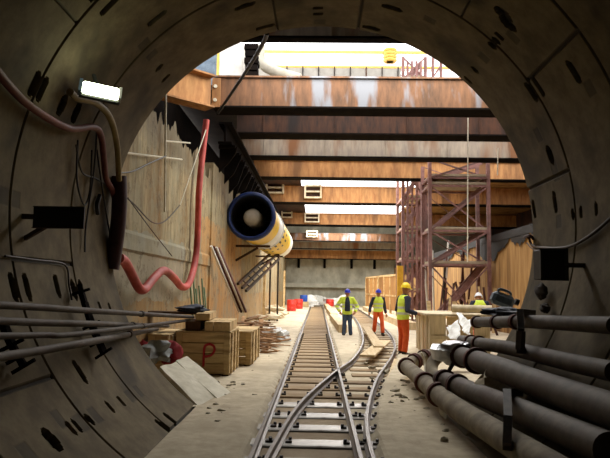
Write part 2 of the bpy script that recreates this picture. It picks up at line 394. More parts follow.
# station box walls
ZB = P(320, 108, 16.7).z
def plane(name, vs, m, sub=1):
    return struct(name, MB().add(vs, [(0, 1, 2, 3)]), m)
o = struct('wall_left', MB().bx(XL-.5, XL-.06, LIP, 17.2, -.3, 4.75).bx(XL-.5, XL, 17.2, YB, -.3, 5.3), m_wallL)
mb = MB(); ys_ = np.linspace(LIP, 17.25, 120); zs_ = np.linspace(-.1, 5.0, 80); vs = []; fs = []
for y in ys_:
    for z in zs_:
        nz = noise.noise(Vector((0, y*3, z*3)))*.6+noise.noise(Vector((3, y*8, z*8)))*.5
        a = .035 if z < 2.25+.15*noise.noise(Vector((7, y*2, 0))) else .012
        off = -.05+a*nz+(.03 if 2.25 < z < 2.6 else 0)+(-.03 if z < 2.25 else 0)
        vs.append((XL+min(off, 0), y, z+max(0, z-4.0)*.5*(noise.noise(Vector((1, y*1.3, 0)))+.5*noise.noise(Vector((1, y*5, 0))))))
n1 = len(zs_)
for i in range(len(ys_)-1):
    for j in range(n1-1): fs.append((i*n1+j, (i+1)*n1+j, (i+1)*n1+j+1, i*n1+j+1))
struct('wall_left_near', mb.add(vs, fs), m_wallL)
o = struct('wall_left_upper', MB().bx(-5.0, -4.6, LIP, YB, 4.5, 7.55), m_black_steel)  # black infill, the shade of the recess put into its colour
o = struct('trim_left_ledge', MB().bx(-4.6, XL-.5, LIP, YB, 4.4, 4.7), m_dark)
o = struct('wall_right', MB().bx(XR, XR+.5, LIP, YB, -.3, 3.95), m_wallR)
o = struct('trim_right_ledge', MB().bx(XR+.5, 16.0, LIP, YB, 3.6, 3.95), m_dark)
o = struct('wall_right_upper', MB().bx(16.0, 16.4, LIP, YB, 3.95, 8.6), m_rust_dark)
o = struct('wall_back', MB().bx(-5, 16.4, YB, YB+.5, -.3, 8.4), m_back)
o = struct('trim_back_ledge', MB().bx(XL, XR, YB-.6, YB, 1.75, 2.15), m_back)
o = struct('ceiling', MB().bx(-5, 16.4, 50.3, YB+.5, 7.62, 7.9), m_dark)
o = struct('ceiling_sky_blocker', MB().bx(-5, 16.4, LIP, 14.9, 8.6, 8.8), m_dark)  # added deck out of view, blocks sky light near the tunnel mouth
o = struct('ceiling_left_deck', MB().bx(-5, -2.3, 18.0, 29.0, ZB+.95, ZB+1.1), m_dark)
ZT = max(P(320, 186, G(320, 203, ZB).y).z, P(320, 213, G(320, 225, ZB).y).z)+.03
o = struct('ceiling_right', MB().bx(6.6, 16.4, 31.2, 50.3, ZT, ZT+.12), m_wallR)
o = struct('ceiling_left', MB().bx(-5, -1.1, 29.0, 50.3, ZT, ZT+.15), m_rust_dark)
# soldier piles on the back wall
for i, x in enumerate((-1.9, .6, 3.2, 5.4)):
    t = tag(obj('wall_anchor', MB().bx(x-.12, x+.12, YB-.25, YB, 3.6, 4.5), m_black_steel), 'dark steel anchor bracket high on the grey concrete end wall', 'bracket', 'anchor brackets on the end wall')

# ------------------------------------------------------------------ girders across the box
def girder(Y, zb, zt, m, label, x0=XL+.005, x1=15.98, fw=.85, dark_bottom=True, name='steel_girder', stiff=True):
    e = empty(name, ((x0+x1)/2, Y+fw/2, zb), label, 'girder', 'cross girders over the excavation')
    oX, oY, oZ = e.location
    def rel(mb): mb.v = [(a-oX, b-oY, c-oZ) for a, b, c in mb.v]; return mb
    t = .05
    obj('web', rel(MB().bx(x0, x1, Y+.06, Y+.09, zb+t, zt-t).bx(x0, x1, Y+fw-.09, Y+fw-.06, zb+t, zt-t)), m, e)
    obj('bottom_flange', rel(MB().bx(x0, x1, Y, Y+fw, zb, zb+t)), m_black_steel if dark_bottom else m, e)  # near-black underside: shade below the girder put into the colour
    obj('top_flange', rel(MB().bx(x0, x1, Y, Y+fw, zt-t, zt)), m, e)
    if stiff:
        for x in np.arange(x0+.9, x1, 2.4):
            obj('stiffener', rel(MB().bx(x-.012, x+.012, Y+.01, Y+.06, zb+t, zt-t)), m, e)
    return e
ZB = P(320, 108, 16.7).z
def row(ytop, ybot, yfar, m, label, zb=None, Y=None, h=.85, **k):
    if Y is None: Y = G(320, ybot, ZB).y
    zb = P(320, ybot, Y).z
    zt = P(320, ytop, Y).z if ytop else zb+h
    fw = max(.25, G(320, yfar, zb).y-Y) if yfar else .6
    return girder(Y, zb, zt, m, label, fw=min(fw, 1.3), **k)
row(None, 38, 43, m_rust_grey, 'rusty girder closest to the tunnel mouth, just under the lining top', Y=12.2)
A = row(76, 108, 116, m_rust, 'brown rusty girder with grey paint smears under the bright sky strip', stiff=False)
row(None, 134, 140, m_rust_dark, 'dark brown girder between the paint-smeared and the grey one', x0=XL+.3)
row(None, 157, 161, m_rust_grey, 'grey weathered girder above the plain orange one')
row(160, 178, 180.5, m_rust_orange, 'plain orange rusty girder above the first white sky gap', stiff=False)
row(186, 203, 205, m_rust_orange, 'orange girder between the two white sky gaps')
row(213, 225, 227, m_rust_orange, 'distant orange girder below the second white sky gap')
row(233, 241, None, m_rust, 'far rusty girder, third up from the grey end wall', Y=51.5, x1=XR-.01)
row(242, 249, None, m_rust_grey, 'far grey girder, second up from the grey end wall', Y=53.5, x1=XR-.01)
row(250, 259, None, m_rust_orange, 'lowest far orange girder just above the grey end wall', Y=55.5, x1=XR-.01)
# bolts on the end plate of the painted girder
ep = obj('end_plate', MB().bx(XL-.02-A.location.x, XL+.22-A.location.x, -.42, -.35, .0, .85), m_rust_orange, A)
for z in (ZB+.2, ZB+.6):
    obj('bolt', MB().lathe([(0, 0), (.05, 0), (.05, .04), (0, .04)], (XL+.08-A.location.x, -.4-.02, z-A.location.z), (0, -1, 0), 12), m_paleconc, ep)
# skewed girder stub left of it
mb = MB(); a0, a1 = Vector((XL-.05, 16.6, 0)), Vector((-4.3, 15.5, 0))
for z0_, z1_, w in ((ZB-.1, ZB-.05, .5), (ZB-.05, ZB+.8, .04), (ZB+.8, ZB+.85, .5)):
    mb.bar(a0+Vector((0, 0, (z0_+z1_)/2)), a1+Vector((0, 0, (z0_+z1_)/2)), w, z1_-z0_)
tag(obj('girder_stub', mb, m_rust_orange), 'short skewed rusty girder stub at the upper left girder end', 'girder')
# wale along the left wall and its brackets
mb = MB().bx(XL+.006, XL+.42, 17.8, 56, 6.62, 6.69).bx(XL+.006, XL+.42, 17.8, 56, 6.02, 6.08).bx(XL+.18, XL+.24, 17.8, 56, 6.08, 6.62)
tag(obj('wale_beam', mb, m_black_steel), 'long dark steel wale under the girder ends along the left wall', 'beam')
for i, y in enumerate(list(np.arange(18.2, 33, 1.05))+[36, 40, 44, 48, 52]):
    mb = MB().prism([(XL, 0, 6.0), (XL+.55, 0, 6.0), (XL+.5, 0, 5.8), (XL+.3, 0, 5.5-.3*(i*7 % 3)/2), (XL, 0, 5.2-.5*(i*5 % 4)/3)], (0, y-.06, 0), (0, y+.06, 0)).prism([(XL, 0, 5.9), (XL+.5, 0, 5.95), (XL+.5, 0, 6.0), (XL, 0, 6.0)], (0, y-.25, 0), (0, y+.25, 0))
    tag(obj('wale_bracket', mb, m_black_steel), 'dark triangular steel bracket under the left wall wale', 'bracket', 'wale brackets along the left wall')
# wale on right ledge: torn dark fringe
mb = MB()
prev_h = .4
mb.bx(XR-.09, XR-.03, 12, 57, 3.7, 3.99)
for i in range(240):
    y = 12.5+i*.18; h = max(.1, min(1.0, prev_h+random.uniform(-.22, .22))); 
    mb.add([(XR-.07, y, 3.9), (XR-.07, y+.18, 3.9), (XR-.07, y+.18, 3.9-h), (XR-.07, y, 3.9-prev_h)], [(0, 1, 2, 3)]); prev_h = h
tag(obj('torn_membrane', mb, m_black), 'ragged black membrane hanging from the top of the orange right wall', 'membrane')
# packing frames at the girder ends
YE_, YF_ = G(320, 203, ZB).y, G(320, 225, ZB).y
def packing(Y, px, py, w, h, label):
    c = P(px, py, Y-.1); e = empty('packing_frame', c, label, 'frame', 'packing frames on the girder ends')
    obj('side_plate', MB().bx(-w/2, -w/2+.1, -.25, .1, -h/2, h/2), m_boxwood, e); obj('side_plate', MB().bx(w/2-.1, w/2, -.25, .1, -h/2, h/2), m_boxwood, e)
    for z in (-h/2, -.04, h/2-.09): obj('crossbar', MB().bx(-w/2+.1, w/2-.1, -.22, .1, z, z+.09), m_boxwood, e)
    obj('back_plate', MB().bx(-w/2, w/2, .1, .13, -h/2, h/2), m_rust_dark, e)
packing(YE_, 275, 188, 1.1, .7, 'pale packing frame at the far left end of the first girder beyond the duct')
packing(YE_, 313, 192, 1.05, .8, 'pale packing frame under the first white sky gap, left end')
packing(YF_, 312, 218, 1.2, .75, 'pale packing frame under the second white sky gap')
packing(YF_, 287, 213, .9, .8, 'pale packing frame just right of the yellow duct')
packing(51.5, 312, 234, 1.0, .55, 'small pale packing frame on the far rusty girder')

# ------------------------------------------------------------------ surface level, seen above the painted girder
e = empty('gantry_crane', (0, 34, 9), 'white and yellow gantry crane girder spanning the sky strip', 'crane')
def relE(mb, e): l = e.location; mb.v = [(a-l.x, b-l.y, c-l.z) for a, b, c in mb.v]; return mb
zc = P(320, 52, 34).z
obj('main_girder', relE(MB().bx(-9, 9, 34.2, 34.8, zc-.85, zc+.35), e), m_cranewhite, e)
obj('rail_strip', relE(MB().bx(-9, 9, 34.05, 34.2, zc+.0, zc+.12), e), m_craneyellow, e); obj('rail_strip', relE(MB().bx(-9, 9, 34.05, 34.2, zc-.9, zc-.8), e), m_craneyellow, e)
h = P(390, 57, 33.9); mb = MB()
for i in range(4): mb.lathe([(0, 0), (.34, 0), (.4, .08), (.34, .16), (0, .12)], (h.x, h.y, h.z-.3+i*.2), n=16)
mb.bx(h.x-.18, h.x+.18, 33.7, 34.1, h.z-.3, h.z+.32)
obj('hoist', relE(mb, e), m_craneyellow, e, smooth=True)
obj('leg', relE(MB().bx(-9, -8.5, 34.2, 34.8, 8.6, zc-.6), e), m_craneyellow, e); obj('leg', relE(MB().bx(8.5, 9, 34.2, 34.8, 8.6, zc-.6), e), m_craneyellow, e)
fy = 22.8
mb = MB().bx(-2.6, P(401, 70, 22.8).x, fy, fy+.04, 8.0, P(320, 68, fy).z)
e = empty('site_hoarding', (3, fy, 8), 'grey hoarding strip with posts above the painted girder', 'fence')
obj('panel', relE(mb, e), m_fence, e)
for x in np.arange(-2.6, P(400, 70, 22.8).x, .62): obj('post', relE(MB().bx(x, x+.05, fy-.05, fy, 8.0, P(320, 68, fy).z+.05), e), m_iron, e)
p0, p1 = P(204, 86, 18), P(243, 43, 18)
e = empty('site_cabin', ((p0.x+p1.x)/2, 18.3, p0.z), 'white panelled cabin with blue corner at the upper left', 'cabin')
obj('wall_panel', relE(MB().bx(p0.x+.45, p1.x, 18, 19.5, p0.z, p1.z), e), m_white, e)
obj('corner_panel', relE(MB().bx(p0.x-.6, p0.x+.38, 18, 19.5, p0.z, p1.z), e), m_bluegrey, e)
obj('corner_post', relE(MB().bx(p0.x+.38, p0.x+.45, 17.97, 19.5, p0.z, p1.z), e), m_craneyellow, e)
for i in range(5):
    q = P(251, 77-i*7, 17.4)
    tag(obj('steel_block', MB().box((q.x, q.y+.25, q.z+.09), (.42-.05*(i % 2), .5, .17)), m_black_steel, bevel=.01), 'dark steel block in the stack beside the white cabin', 'block', 'stacked steel blocks by the cabin')
hose('vent_elbow', [P(260, 46, 18.5), P(260, 58, 18.5), P(266, 67, 18.4), P(280, 73, 18.3), P(300, 79, 18.2)], .17, m_paleconc, 'pale grey bent pipe rising beside the dark block stack', 'pipe')

# ------------------------------------------------------------------ track
prof = [(-.055, 0), (.055, 0), (.055, .012), (.012, .03), (.01, .085), (.03, .095), (.032, .125), (.026, .132), (-.026, .132), (-.032, .125), (-.03, .095), (-.01, .085), (-.012, .03), (-.055, .012)]
prof = [(a*.72, b*.8) for a, b in prof]
def rail(pts, label, z=.04):
    pts = [Vector((a, b, 0)) for a, b in pts]; n = len(prof); vs = []; fs = []
    for i, p in enumerate(pts):
        t = (pts[min(i+1, len(pts)-1)]-pts[max(i-1, 0)]).normalized(); s = Vector((t.y, -t.x, 0))
        vs += [(p.x+s.x*a, p.y+s.y*a, z+b) for a, b in prof]
    for i in range(len(pts)-1):
        fs += [(i*n+k, i*n+(k+1) % n, (i+1)*n+(k+1) % n, (i+1)*n+k) for k in range(n)]
    fs += [tuple(range(n)), tuple((len(pts)-1)*n+k for k in range(n))]
    return tag(obj('rail', MB().add(vs, fs), m_rail), label, 'rail', 'track rails')
def g2(px, py): p = G(px, py, .15); return (p.x, p.y)
def cr(pts, n=8): return [(p.x, p.y) for p in smooth_path([(a, b, 0) for a, b in pts], n)]
xl, xr = -.60, .42
rail([(xl, y) for y in (2.0, 57.0)], 'straight left rail of the main track')
rail([(xr, y) for y in (2.0, 57.0)], 'straight right rail of the main track')
ci = [(-.52, 2.0), (-.47, 5.0)]+[g2(*q) for q in ((275, 441), (302, 400), (335, 371), (354, 357), (363, 341), (361, 328))]+[(2.02, 33.0), (2.12, 44), (2.15, 56)]
co_ = [(.53, 2.0), (.53, 5.0)]+[g2(*q) for q in ((367, 428), (369.5, 400), (378, 376), (392, 355), (395, 343), (388, 331))]+[(2.98, 33), (3.12, 44), (3.15, 56)]
rail(cr(ci), 'curved inner rail of the turnout crossing the main track')
rail(cr(co_), 'curved outer rail of the turnout, bending past the workers')
#rail([(xr-.1, 9.2), (xr-.065, 9.6), (xr-.065, 12.2), (xr-.1, 12.6)], 'short check rail beside the straight right rail')
def interp(path, y):
    for (a, b), (c, d_) in zip(path, path[1:]):
        if b <= y <= d_: return a+(c-a)*(y-b)/(d_-b)
    return path[-1][0]
cin, cout = cr(ci), cr(co_)
# floor
mb = MB()
def ground(xs, ys, keep):
    vs = []; fs = []; n1 = len(ys)
    for x in xs:
        for y in ys:
            a = max(xl-.07-x, x-xr-.07); b = max(interp(cin, y)-.07-x, x-interp(cout, y)-.07) if y > 3 else 9
            if y < 13.0: a = max(xl-.07-x, x-max(xr, interp(cout, y))-.07); b = 9
            t = min(max(min(a, b)/.07, 0), 1)
            h = (noise.noise(Vector((x*1.1, y*.7, 0)))*.035+noise.noise(Vector((x*4, y*4, 3)))*.014)*t
            h = h*.6+.012+.065*t
            vs.append((x, y, h))
    for i in range(len(xs)-1):
        for j in range(n1-1): fs.append((i*n1+j, (i+1)*n1+j, (i+1)*n1+j+1, i*n1+j+1))
    mb.add(vs, fs)
ground(np.concatenate([np.linspace(-1.62, -.8, 8)[:-1], np.linspace(-.8, 1.1, 50)[:-1], np.linspace(1.1, 1.68, 6)]), np.linspace(YE, LIP-.03, 150), False)
ground(np.concatenate([np.linspace(-4, -.8, 20)[:-1], np.linspace(-.8, 3.5, 90)[:-1], np.linspace(3.5, 8, 20)]), np.linspace(LIP-.15, YB+.3, 260), False)
struct('floor', mb, m_floor)

# sleepers of the main track and the turnout
cl = MB().box((0, 0, .012), (.07, .09, .024)).lathe([(0, .024), (.018, .024), (.018, .05), (0, .05)], (.015, .02, 0), n=8).mesh('rail_clip', m_iron)
ys = list(np.arange(2.35, 56, .72)); first = {}
def sleeper(x0, x1, y, steel, label, group):
    key = steel, round(x1-x0, 2)
    L = x1-x0
    if steel: mb = MB().prism([(0, -.17, -.03), (0, .17, -.03), (0, .15, .03), (0, .13, .04), (0, -.13, .04), (0, -.15, .03)], (-L/2, 0, 0), (L/2, 0, 0))
    else: mb = MB().box((0, 0, -.005), (L, .32, .085))
    o = obj('sleeper', mb, m_steel_sleeper if steel else m_wood_sleeper, bevel=0 if steel else .008); o.location = ((x0+x1)/2, y, random.uniform(-.006, .004)); o.rotation_euler = (0, 0, random.uniform(-.012, .012))
    tag(o, label, 'sleeper', group)
    return o
for y in ys:
    steel = y < 8.9
    ext = max(interp(cout, y), xr)+.28 if y < 11.5 else xr+.22
    if steel: o = sleeper(xl-.13, ext-.1, y, True, 'shiny grey steel sleeper near the tunnel end of the track', 'steel sleepers at the near end')
    else: o = sleeper(xl-.13, ext-.09, y, False, 'dusty timber sleeper under the main track', 'timber sleepers of the main track')
    if y < 22:
        for x in (xl, xr, interp(cin, y), interp(cout, y)):
            if xl-.1 < x < ext-.1:
                for s in ((1,) if x == xl else (-1,) if x == xr and y > 12 else (-1, 1)):
                    c = link('rail_clip', cl, o); c.location = (x+s*.09-o.location.x, .0, .038); c.rotation_euler = (0, 0, 0 if s > 0 else math.pi)
for y in np.arange(11.9, 46, .78):
    x0, x1 = interp(cin, y), interp(cout, y)
    sleeper(max(x0-.25, xr+.26), x1+.25, y, False, 'dusty timber sleeper under the branch track', 'timber sleepers of the branch track')

# timbers and boards on the ground
def timber(name, a, b, w, h, m, label, group=None, bev=.006):
    o = obj(name, MB().bar(a, b, w, h), m, bevel=bev, origin=(Vector(a)+Vector(b))/2); return tag(o, label, 'timber' if name == 'timber_beam' else 'plank', group)
for i, (y0, y1) in enumerate(((22.4, 31.5), (31.9, 42), (42.4, 52))):
    timber('timber_beam', (.93-.05*i, y0, .2), (.8-.05*i, y1, .2), .34, .34, m_plank, ['squared timber beam ending right at the jeans-wearing worker', 'second squared timber in the line beyond the jeans-wearing worker', 'farthest squared timber in the line toward the end wall'][i], 'timbers between the tracks')
for i, (y0, y1, x) in enumerate(((24.5, 34, 3.75), (34.5, 46, 3.7))):
    timber('timber_beam', (x, y0, .2), (x-.05, y1, .2), .5, .36, m_plank, ['long squared timber right of the branch track, behind the workers', 'farther squared timber right of the branch track'][i], 'timbers beside the branch track')
timber('wooden_plank', G(367, 356, .22), G(385, 341, .22), .34, .05, m_plank, 'pale plank laid across the branch track near the yellow-helmet worker')
timber('wooden_plank', G(379, 347, .26), G(366, 327, .26), .26, .05, m_plank, 'narrow plank lying along the branch track between two workers')
timber('flat_board', G(397, 387, .05), G(403, 360, .05), .42, .05, m_plank, 'flat board on the ground at the feet of the yellow-helmet worker')

# ------------------------------------------------------------------ people
def blob(name, build, m, parent, voxel=.012, smooth_it=6):
    mb = MB(); build(mb); me = bpy.data.meshes.new('tmp'); me.from_pydata(mb.v, [], mb.f); me.update()
    bm = bmesh.new(); bm.from_mesh(me); bmesh.ops.remove_doubles(bm, verts=bm.verts, dist=1e-6); bmesh.ops.recalc_face_normals(bm, faces=bm.faces); bm.to_mesh(me); bm.free()
    o = bpy.data.objects.new('tmp', me); COL.objects.link(o)
    rm = o.modifiers.new('r', 'REMESH'); rm.mode = 'VOXEL'; rm.voxel_size = voxel
    sm = o.modifiers.new('s', 'SMOOTH'); sm.factor = .5; sm.iterations = smooth_it
    bpy.context.view_layer.update()
    dg = bpy.context.evaluated_depsgraph_get(); out = bpy.data.meshes.new_from_object(o.evaluated_get(dg)); out.name = name
    bpy.data.objects.remove(o)
    out.materials.clear(); out.materials.append(m)
    for p in out.polygons: p.use_smooth = True
    return link(name, out, parent)
def ell_loft(mb, secs, n=20):                      # secs: (center, rx, ry) horizontal-ish ellipses
    vs = []; fs = []
    for c, rx, ry in secs:
        for k in range(n):
            a = 2*math.pi*k/n; vs.append(Vector(c)+Vector((rx*math.cos(a), ry*math.sin(a), 0)))
    for i in range(len(secs)-1):
        fs += [(i*n+k, i*n+(k+1) % n, (i+1)*n+(k+1) % n, (i+1)*n+k) for k in range(n)]
    fs += [tuple(range(n-1, -1, -1)), tuple((len(secs)-1)*n+k for k in range(n))]
    mb.add(vs, fs)
def hand(mb, w, dr, side, curl=.5):
    w = Vector(w); dr = Vector(dr).normalized(); pn = Vector((0, -1, 0)); lat = dr.cross(pn)
    lat = lat.normalized() if lat.length > .1 else Vector((1, 0, 0)); nrm = lat.cross(dr).normalized()
    mb.ball(w+dr*.05, (.038, .038, .038)); 
    for k in range(4):
        b = w+dr*.08+lat*(.028-.019*k); L = (.07, .08, .075, .058)[k]
        mb.tube([w+dr*.03+lat*(.02-.014*k), b, b+dr*L*.5-nrm*L*.25*curl, b+dr*L*.8-nrm*L*.8*curl], [.012, .0105, .0095, .008], 8)
    mb.tube([w+dr*.025+lat*.02*side, w+dr*.055+lat*.05*side, w+dr*.085+lat*.058*side], [.013, .012, .009], 8)
def person(loc, rz, label, pose, helm, kind, bottoms, sc=1.0):
    e = empty('person', loc, label, 'person', rz=rz); e.scale = (sc, sc, sc)
    hip, chest, neck, head = pose['hip'], pose['chest'], pose['neck'], pose['head']
    Vv = Vector; hip, chest, neck, head = Vv(hip), Vv(chest), Vv(neck), Vv(head)
    sh = {s: chest+Vv((s*.185, 0, .12)) for s in (-1, 1)}
    def body(mb):
        ell_loft(mb, [(hip-Vv((0, 0, .06)), .15, .1), (hip+Vv((0, 0, .06)), .155, .105), (hip.lerp(chest, .5), .135, .095), (chest, .165, .11), (chest+Vv((0, 0, .13)), .15, .085), (chest+Vv((0, 0, .19)), .07, .06)])
        mb.tube([chest+Vv((0, 0, .12)), neck, head], [.06, .055, .055], 12)
        mb.ball(head+Vv((0, 0, .02)), (.078, .097, .115)); mb.ball(head+Vv((0, -.03, -.06)), (.058, .062, .055))
        mb.tube([head+Vv((0, -.09, .025)), head+Vv((0, -.118, -.02))], [.01, .017], 8)          # nose
        mb.tube([head+Vv((-.026, -.088, -.055)), head+Vv((.026, -.088, -.055))], .009, 8)        # lips
        mb.tube([head+Vv((-.045, -.082, .045)), head+Vv((.045, -.082, .045))], .012, 8)          # brow
        for s in (-1, 1):
            mb.ball(head+Vv((s*.08, .0, -.0)), (.012, .022, .033))
            el, wr = Vv(pose['arm'][s][0]), Vv(pose['arm'][s][1])
            mb.tube([chest+Vv((s*.1, 0, .1)), sh[s], sh[s].lerp(el, .5), el, el.lerp(wr, .35), wr], [.06, .058, .05, .042, .042, .029], 12)
            hand(mb, wr, wr-el if 'hd' not in pose else pose['hd'][s], -s)
            kn, an = Vv(pose['leg'][s][0]), Vv(pose['leg'][s][1]); hj = hip+Vv((s*.085, 0, -.03))
            mb.tube([hip+Vv((s*.06, 0, .03)), hj, hj.lerp(kn, .4), kn, kn.lerp(an, .35), an], [.09, .088, .078, .055, .054, .038], 12)
            mb.tube([an, an+Vv((0, -.05, -.05)), an+Vv((0, -.16, -.06))], [.038, .038, .03], 10)
    bo = blob('body', body, m_skin, e, .0085, 4)
    for s in (-1, 1):
        obj('eye', MB().ball(head+Vv((s*.03, -.09, .022)), (.012, .008, .008), 10, 6), m_eye, bo, smooth=True)
    def trousers(mb):
        ell_loft(mb, [(hip-Vv((0, 0, .1)), .165, .118), (hip+Vv((0, 0, .08)), .165, .12), (hip+Vv((0, 0, .12)), .16, .115)])
        for s in (-1, 1):
            kn, an = Vv(pose['leg'][s][0]), Vv(pose['leg'][s][1]); hj = hip+Vv((s*.085, 0, -.03))
            mb.tube([hip+Vv((s*.06, 0, .04)), hj, hj.lerp(kn, .5), kn, kn.lerp(an, .5), an+Vv((0, 0, .02))], [.1, .105, .096, .08, .078, .075], 14)
    blob('trousers', trousers, bottoms, e, .014)
    for s in (-1, 1):
        an = Vv(pose['leg'][s][1])
        def boot(mb):
            mb.tube([an+Vv((0, .0, .1)), an+Vv((0, .01, -.02)), an+Vv((0, .01, -.05))], [.06, .058, .055], 12); mb.ball(an+Vv((0, -.09, -.055)), (.052, .13, .045)); mb.ball(an+Vv((0, .02, -.05)), (.05, .065, .05))
        blob('boot', boot, m_boot, e, .012, 3)
    def torso(mb, g=0.0, low=-.02):
        ell_loft(mb, [(hip+Vv((0, 0, low)), .178+g, .128+g), (hip+Vv((0, 0, .12)), .175+g, .128+g), (hip.lerp(chest, .55), .17+g, .125+g), (chest, .19+g, .135+g), (chest+Vv((0, 0, .11)), .185+g, .115+g), (chest+Vv((0, 0, .17)), .12+g, .085+g), (chest+Vv((0, 0, .2)), .08, .07)])
    def sleeves(mb, t=.016):
        for s in (-1, 1):
            el, wr = Vv(pose['arm'][s][0]), Vv(pose['arm'][s][1])
            mb.tube([chest+Vv((s*.1, 0, .1)), sh[s], sh[s].lerp(el, .5), el, el.lerp(wr, .4), el.lerp(wr, .95)], [.07+t, .066+t, .056+t, .05+t, .046+t, .038+t], 14)
    if kind == 'jacket':
        blob('hi_vis_jacket', lambda mb: (torso(mb, .012, -.12), sleeves(mb, .022)), m_vest, e, .014)
        def shirt(mb):
            f = .168
            mb.tube([hip+Vv((0, -f+.05, .0)), hip.lerp(chest, .5)+Vv((0, -f+.04, 0)), chest+Vv((0, -f+.03, 0)), chest+Vv((0, -.09, .17))], [.105, .1, .095, .06], 14)
        blob('dark_shirt_front', shirt, m_navy, e, .012)
    else:
        blob('dark_jacket', lambda mb: (ell_loft(mb, [(chest, .17, .12), (chest+Vv((0, 0, .12)), .17, .1), (chest+Vv((0, 0, .19)), .075, .07), (chest+Vv((0, 0, .22)), .068, .065)]), sleeves(mb)), m_navy, e, .014)
        blob('hi_vis_vest', lambda mb: torso(mb, .012, -.06), m_vest, e, .014)
    # helmet
    hc = head+Vv((0, 0, .06)); rot = Matrix.Rotation(pose.get('nod', 0), 3, 'X'); mb = MB()
    mb.lathe([(.0, .118), (.045, .112), (.082, .088), (.108, .045), (.117, 0), (.125, -.005), (.125, -.014), (.11, -.014), (.108, 0), (.1, .04), (.0, .105)], (0, 0, 0), n=28, sc=(.94, 1.1))
    mb.add([(-.1, -.07, -.002), (-.08, -.12, -.004), (-.045, -.17, -.01), (0, -.185, -.012), (.045, -.17, -.01), (.08, -.12, -.004), (.1, -.07, -.002), (-.1, -.07, -.014), (-.08, -.12, -.016), (-.045, -.17, -.022), (0, -.185, -.024), (.045, -.17, -.022), (.08, -.12, -.016), (.1, -.07, -.014)],
           [tuple(range(7)), tuple(range(13, 6, -1))]+[(i, i+7, i+8, i+1) for i in range(6)])
    mb.tube([(0, -.1, .075), (0, -.05, .112), (0, 0, .123), (0, .06, .112), (0, .11, .075)], .012, 8)
    mb.v = [tuple(hc+rot @ Vector(v)) for v in mb.v]
    obj('helmet', mb, helm, e, smooth=True)
    return e
fw_ = G(347, 337.5)
person((fw_.x, fw_.y, 0), 0, 'worker in an open yellow hi-vis jacket, jeans and blue helmet, hands at hips', dict(hip=(0, 0, .95), chest=(0, .01, 1.28), neck=(0, -.01, 1.5), head=(0, -.03, 1.58),
       arm={-1: ((-.38, .05, 1.12), (-.27, -.1, .93)), 1: ((.38, .05, 1.12), (.27, -.1, .93))}, leg={-1: ((-.1, -.02, .52), (-.12, .02, .1)), 1: ((.1, -.02, .52), (.13, .0, .1))}), m_helm_b, 'jacket', m_jeans, .96)
fw_ = G(378, 336)
person((fw_.x, fw_.y, 0.02), .15, 'walking worker in hi-vis vest, orange trousers and blue helmet', dict(hip=(0, 0, .94), chest=(.0, -.02, 1.27), neck=(0, -.04, 1.49), head=(-.01, -.07, 1.57),
       arm={-1: ((-.29, .05, 1.08), (-.36, -.12, .86)), 1: ((.28, .1, 1.07), (.32, .05, .82))}, leg={-1: ((-.11, .02, .52), (-.13, .12, .12)), 1: ((.11, -.16, .54), (.13, -.2, .1))}), m_helm_b, 'vest', m_orange, .96)
fw_ = G(403, 356.5)
person((fw_.x, fw_.y, 0), 1.95, 'worker in yellow helmet, vest and orange trousers, turned toward the wooden box', dict(hip=(0, 0, .95), chest=(0, -.03, 1.3), neck=(0, -.05, 1.53), head=(0, -.08, 1.62),
       arm={-1: ((-.28, .04, 1.12), (-.22, -.26, 1.05)), 1: ((.3, .0, 1.12), (.24, -.24, 1.02))}, leg={-1: ((-.1, -.03, .52), (-.12, .03, .1)), 1: ((.1, -.02, .52), (.13, -.02, .1))}, nod=.12), m_helm_y, 'vest', m_orange, 1.04)
fw_ = P(480, 290, 19.0)
person((fw_.x, fw_.y, -.1), 3.0, 'bending worker in white helmet and hi-vis vest seen above the pale tube', dict(hip=(0, .14, .92), chest=(0, -.14, 1.17), neck=(0, -.3, 1.34), head=(0, -.38, 1.4),
       arm={-1: ((-.32, -.2, .98), (-.26, -.36, .82)), 1: ((.32, -.2, .98), (.26, -.36, .82))}, leg={-1: ((-.12, .04, .5), (-.14, .1, .1)), 1: ((.12, .02, .5), (.14, .08, .1))}, nod=.35), m_helm_w, 'vest', m_orange, 1.1)

# ------------------------------------------------------------------ left side: crates, timber, slabs
def crate(x0, x1, y0, y1, z1, label, slats=4, letter=False):
    e = empty('wooden_crate', ((x0+x1)/2, (y0+y1)/2, 0), label, 'crate'); w, dp = x1-x0, y1-y0; h = (z1-.1)
    for s in (-1, 1): obj('skid', MB().box((s*(w/2-.08), 0, .05), (.12, dp, .1)), m_wood_dark, e)
    bh = h/slats
    for i in range(slats):
        z = .1+bh*(i+.5)
        obj('front_board', MB().box((0, -dp/2+.015, z), (w, .03, bh-.012)), m_crate, e, bevel=.003)
        obj('side_board', MB().box((w/2-.015, 0, z), (.03, dp-.06, bh-.012)), m_crate, e, bevel=.003)
        obj('side_board', MB().box((-w/2+.015, 0, z), (.03, dp-.06, bh-.012)), m_crate, e, bevel=.003)
        obj('rear_board', MB().box((0, dp/2-.015, z), (w, .03, bh-.012)), m_crate, e, bevel=.003)
    for sx in (-1, 1):
        obj('batten', MB().box((sx*(w/2-.06), -dp/2-.014, .1+h/2), (.11, .028, h)), m_crate, e, bevel=.003)
        for sy in (-.8, .0, .8): obj('batten', MB().box((w/2+.014, sy*(dp/2-.06), .1+h/2), (.028, .11, h)), m_crate, e, bevel=.003) if sx > 0 else None
    obj('lid', MB().box((0, 0, z1+.012), (w+.02, dp+.02, .024)), m_crate, e, bevel=.003)
    return e
c0 = crate(-2.6, -1.6, 11.15, 12.3, .85, 'wooden crate with a red sprayed P on its front')
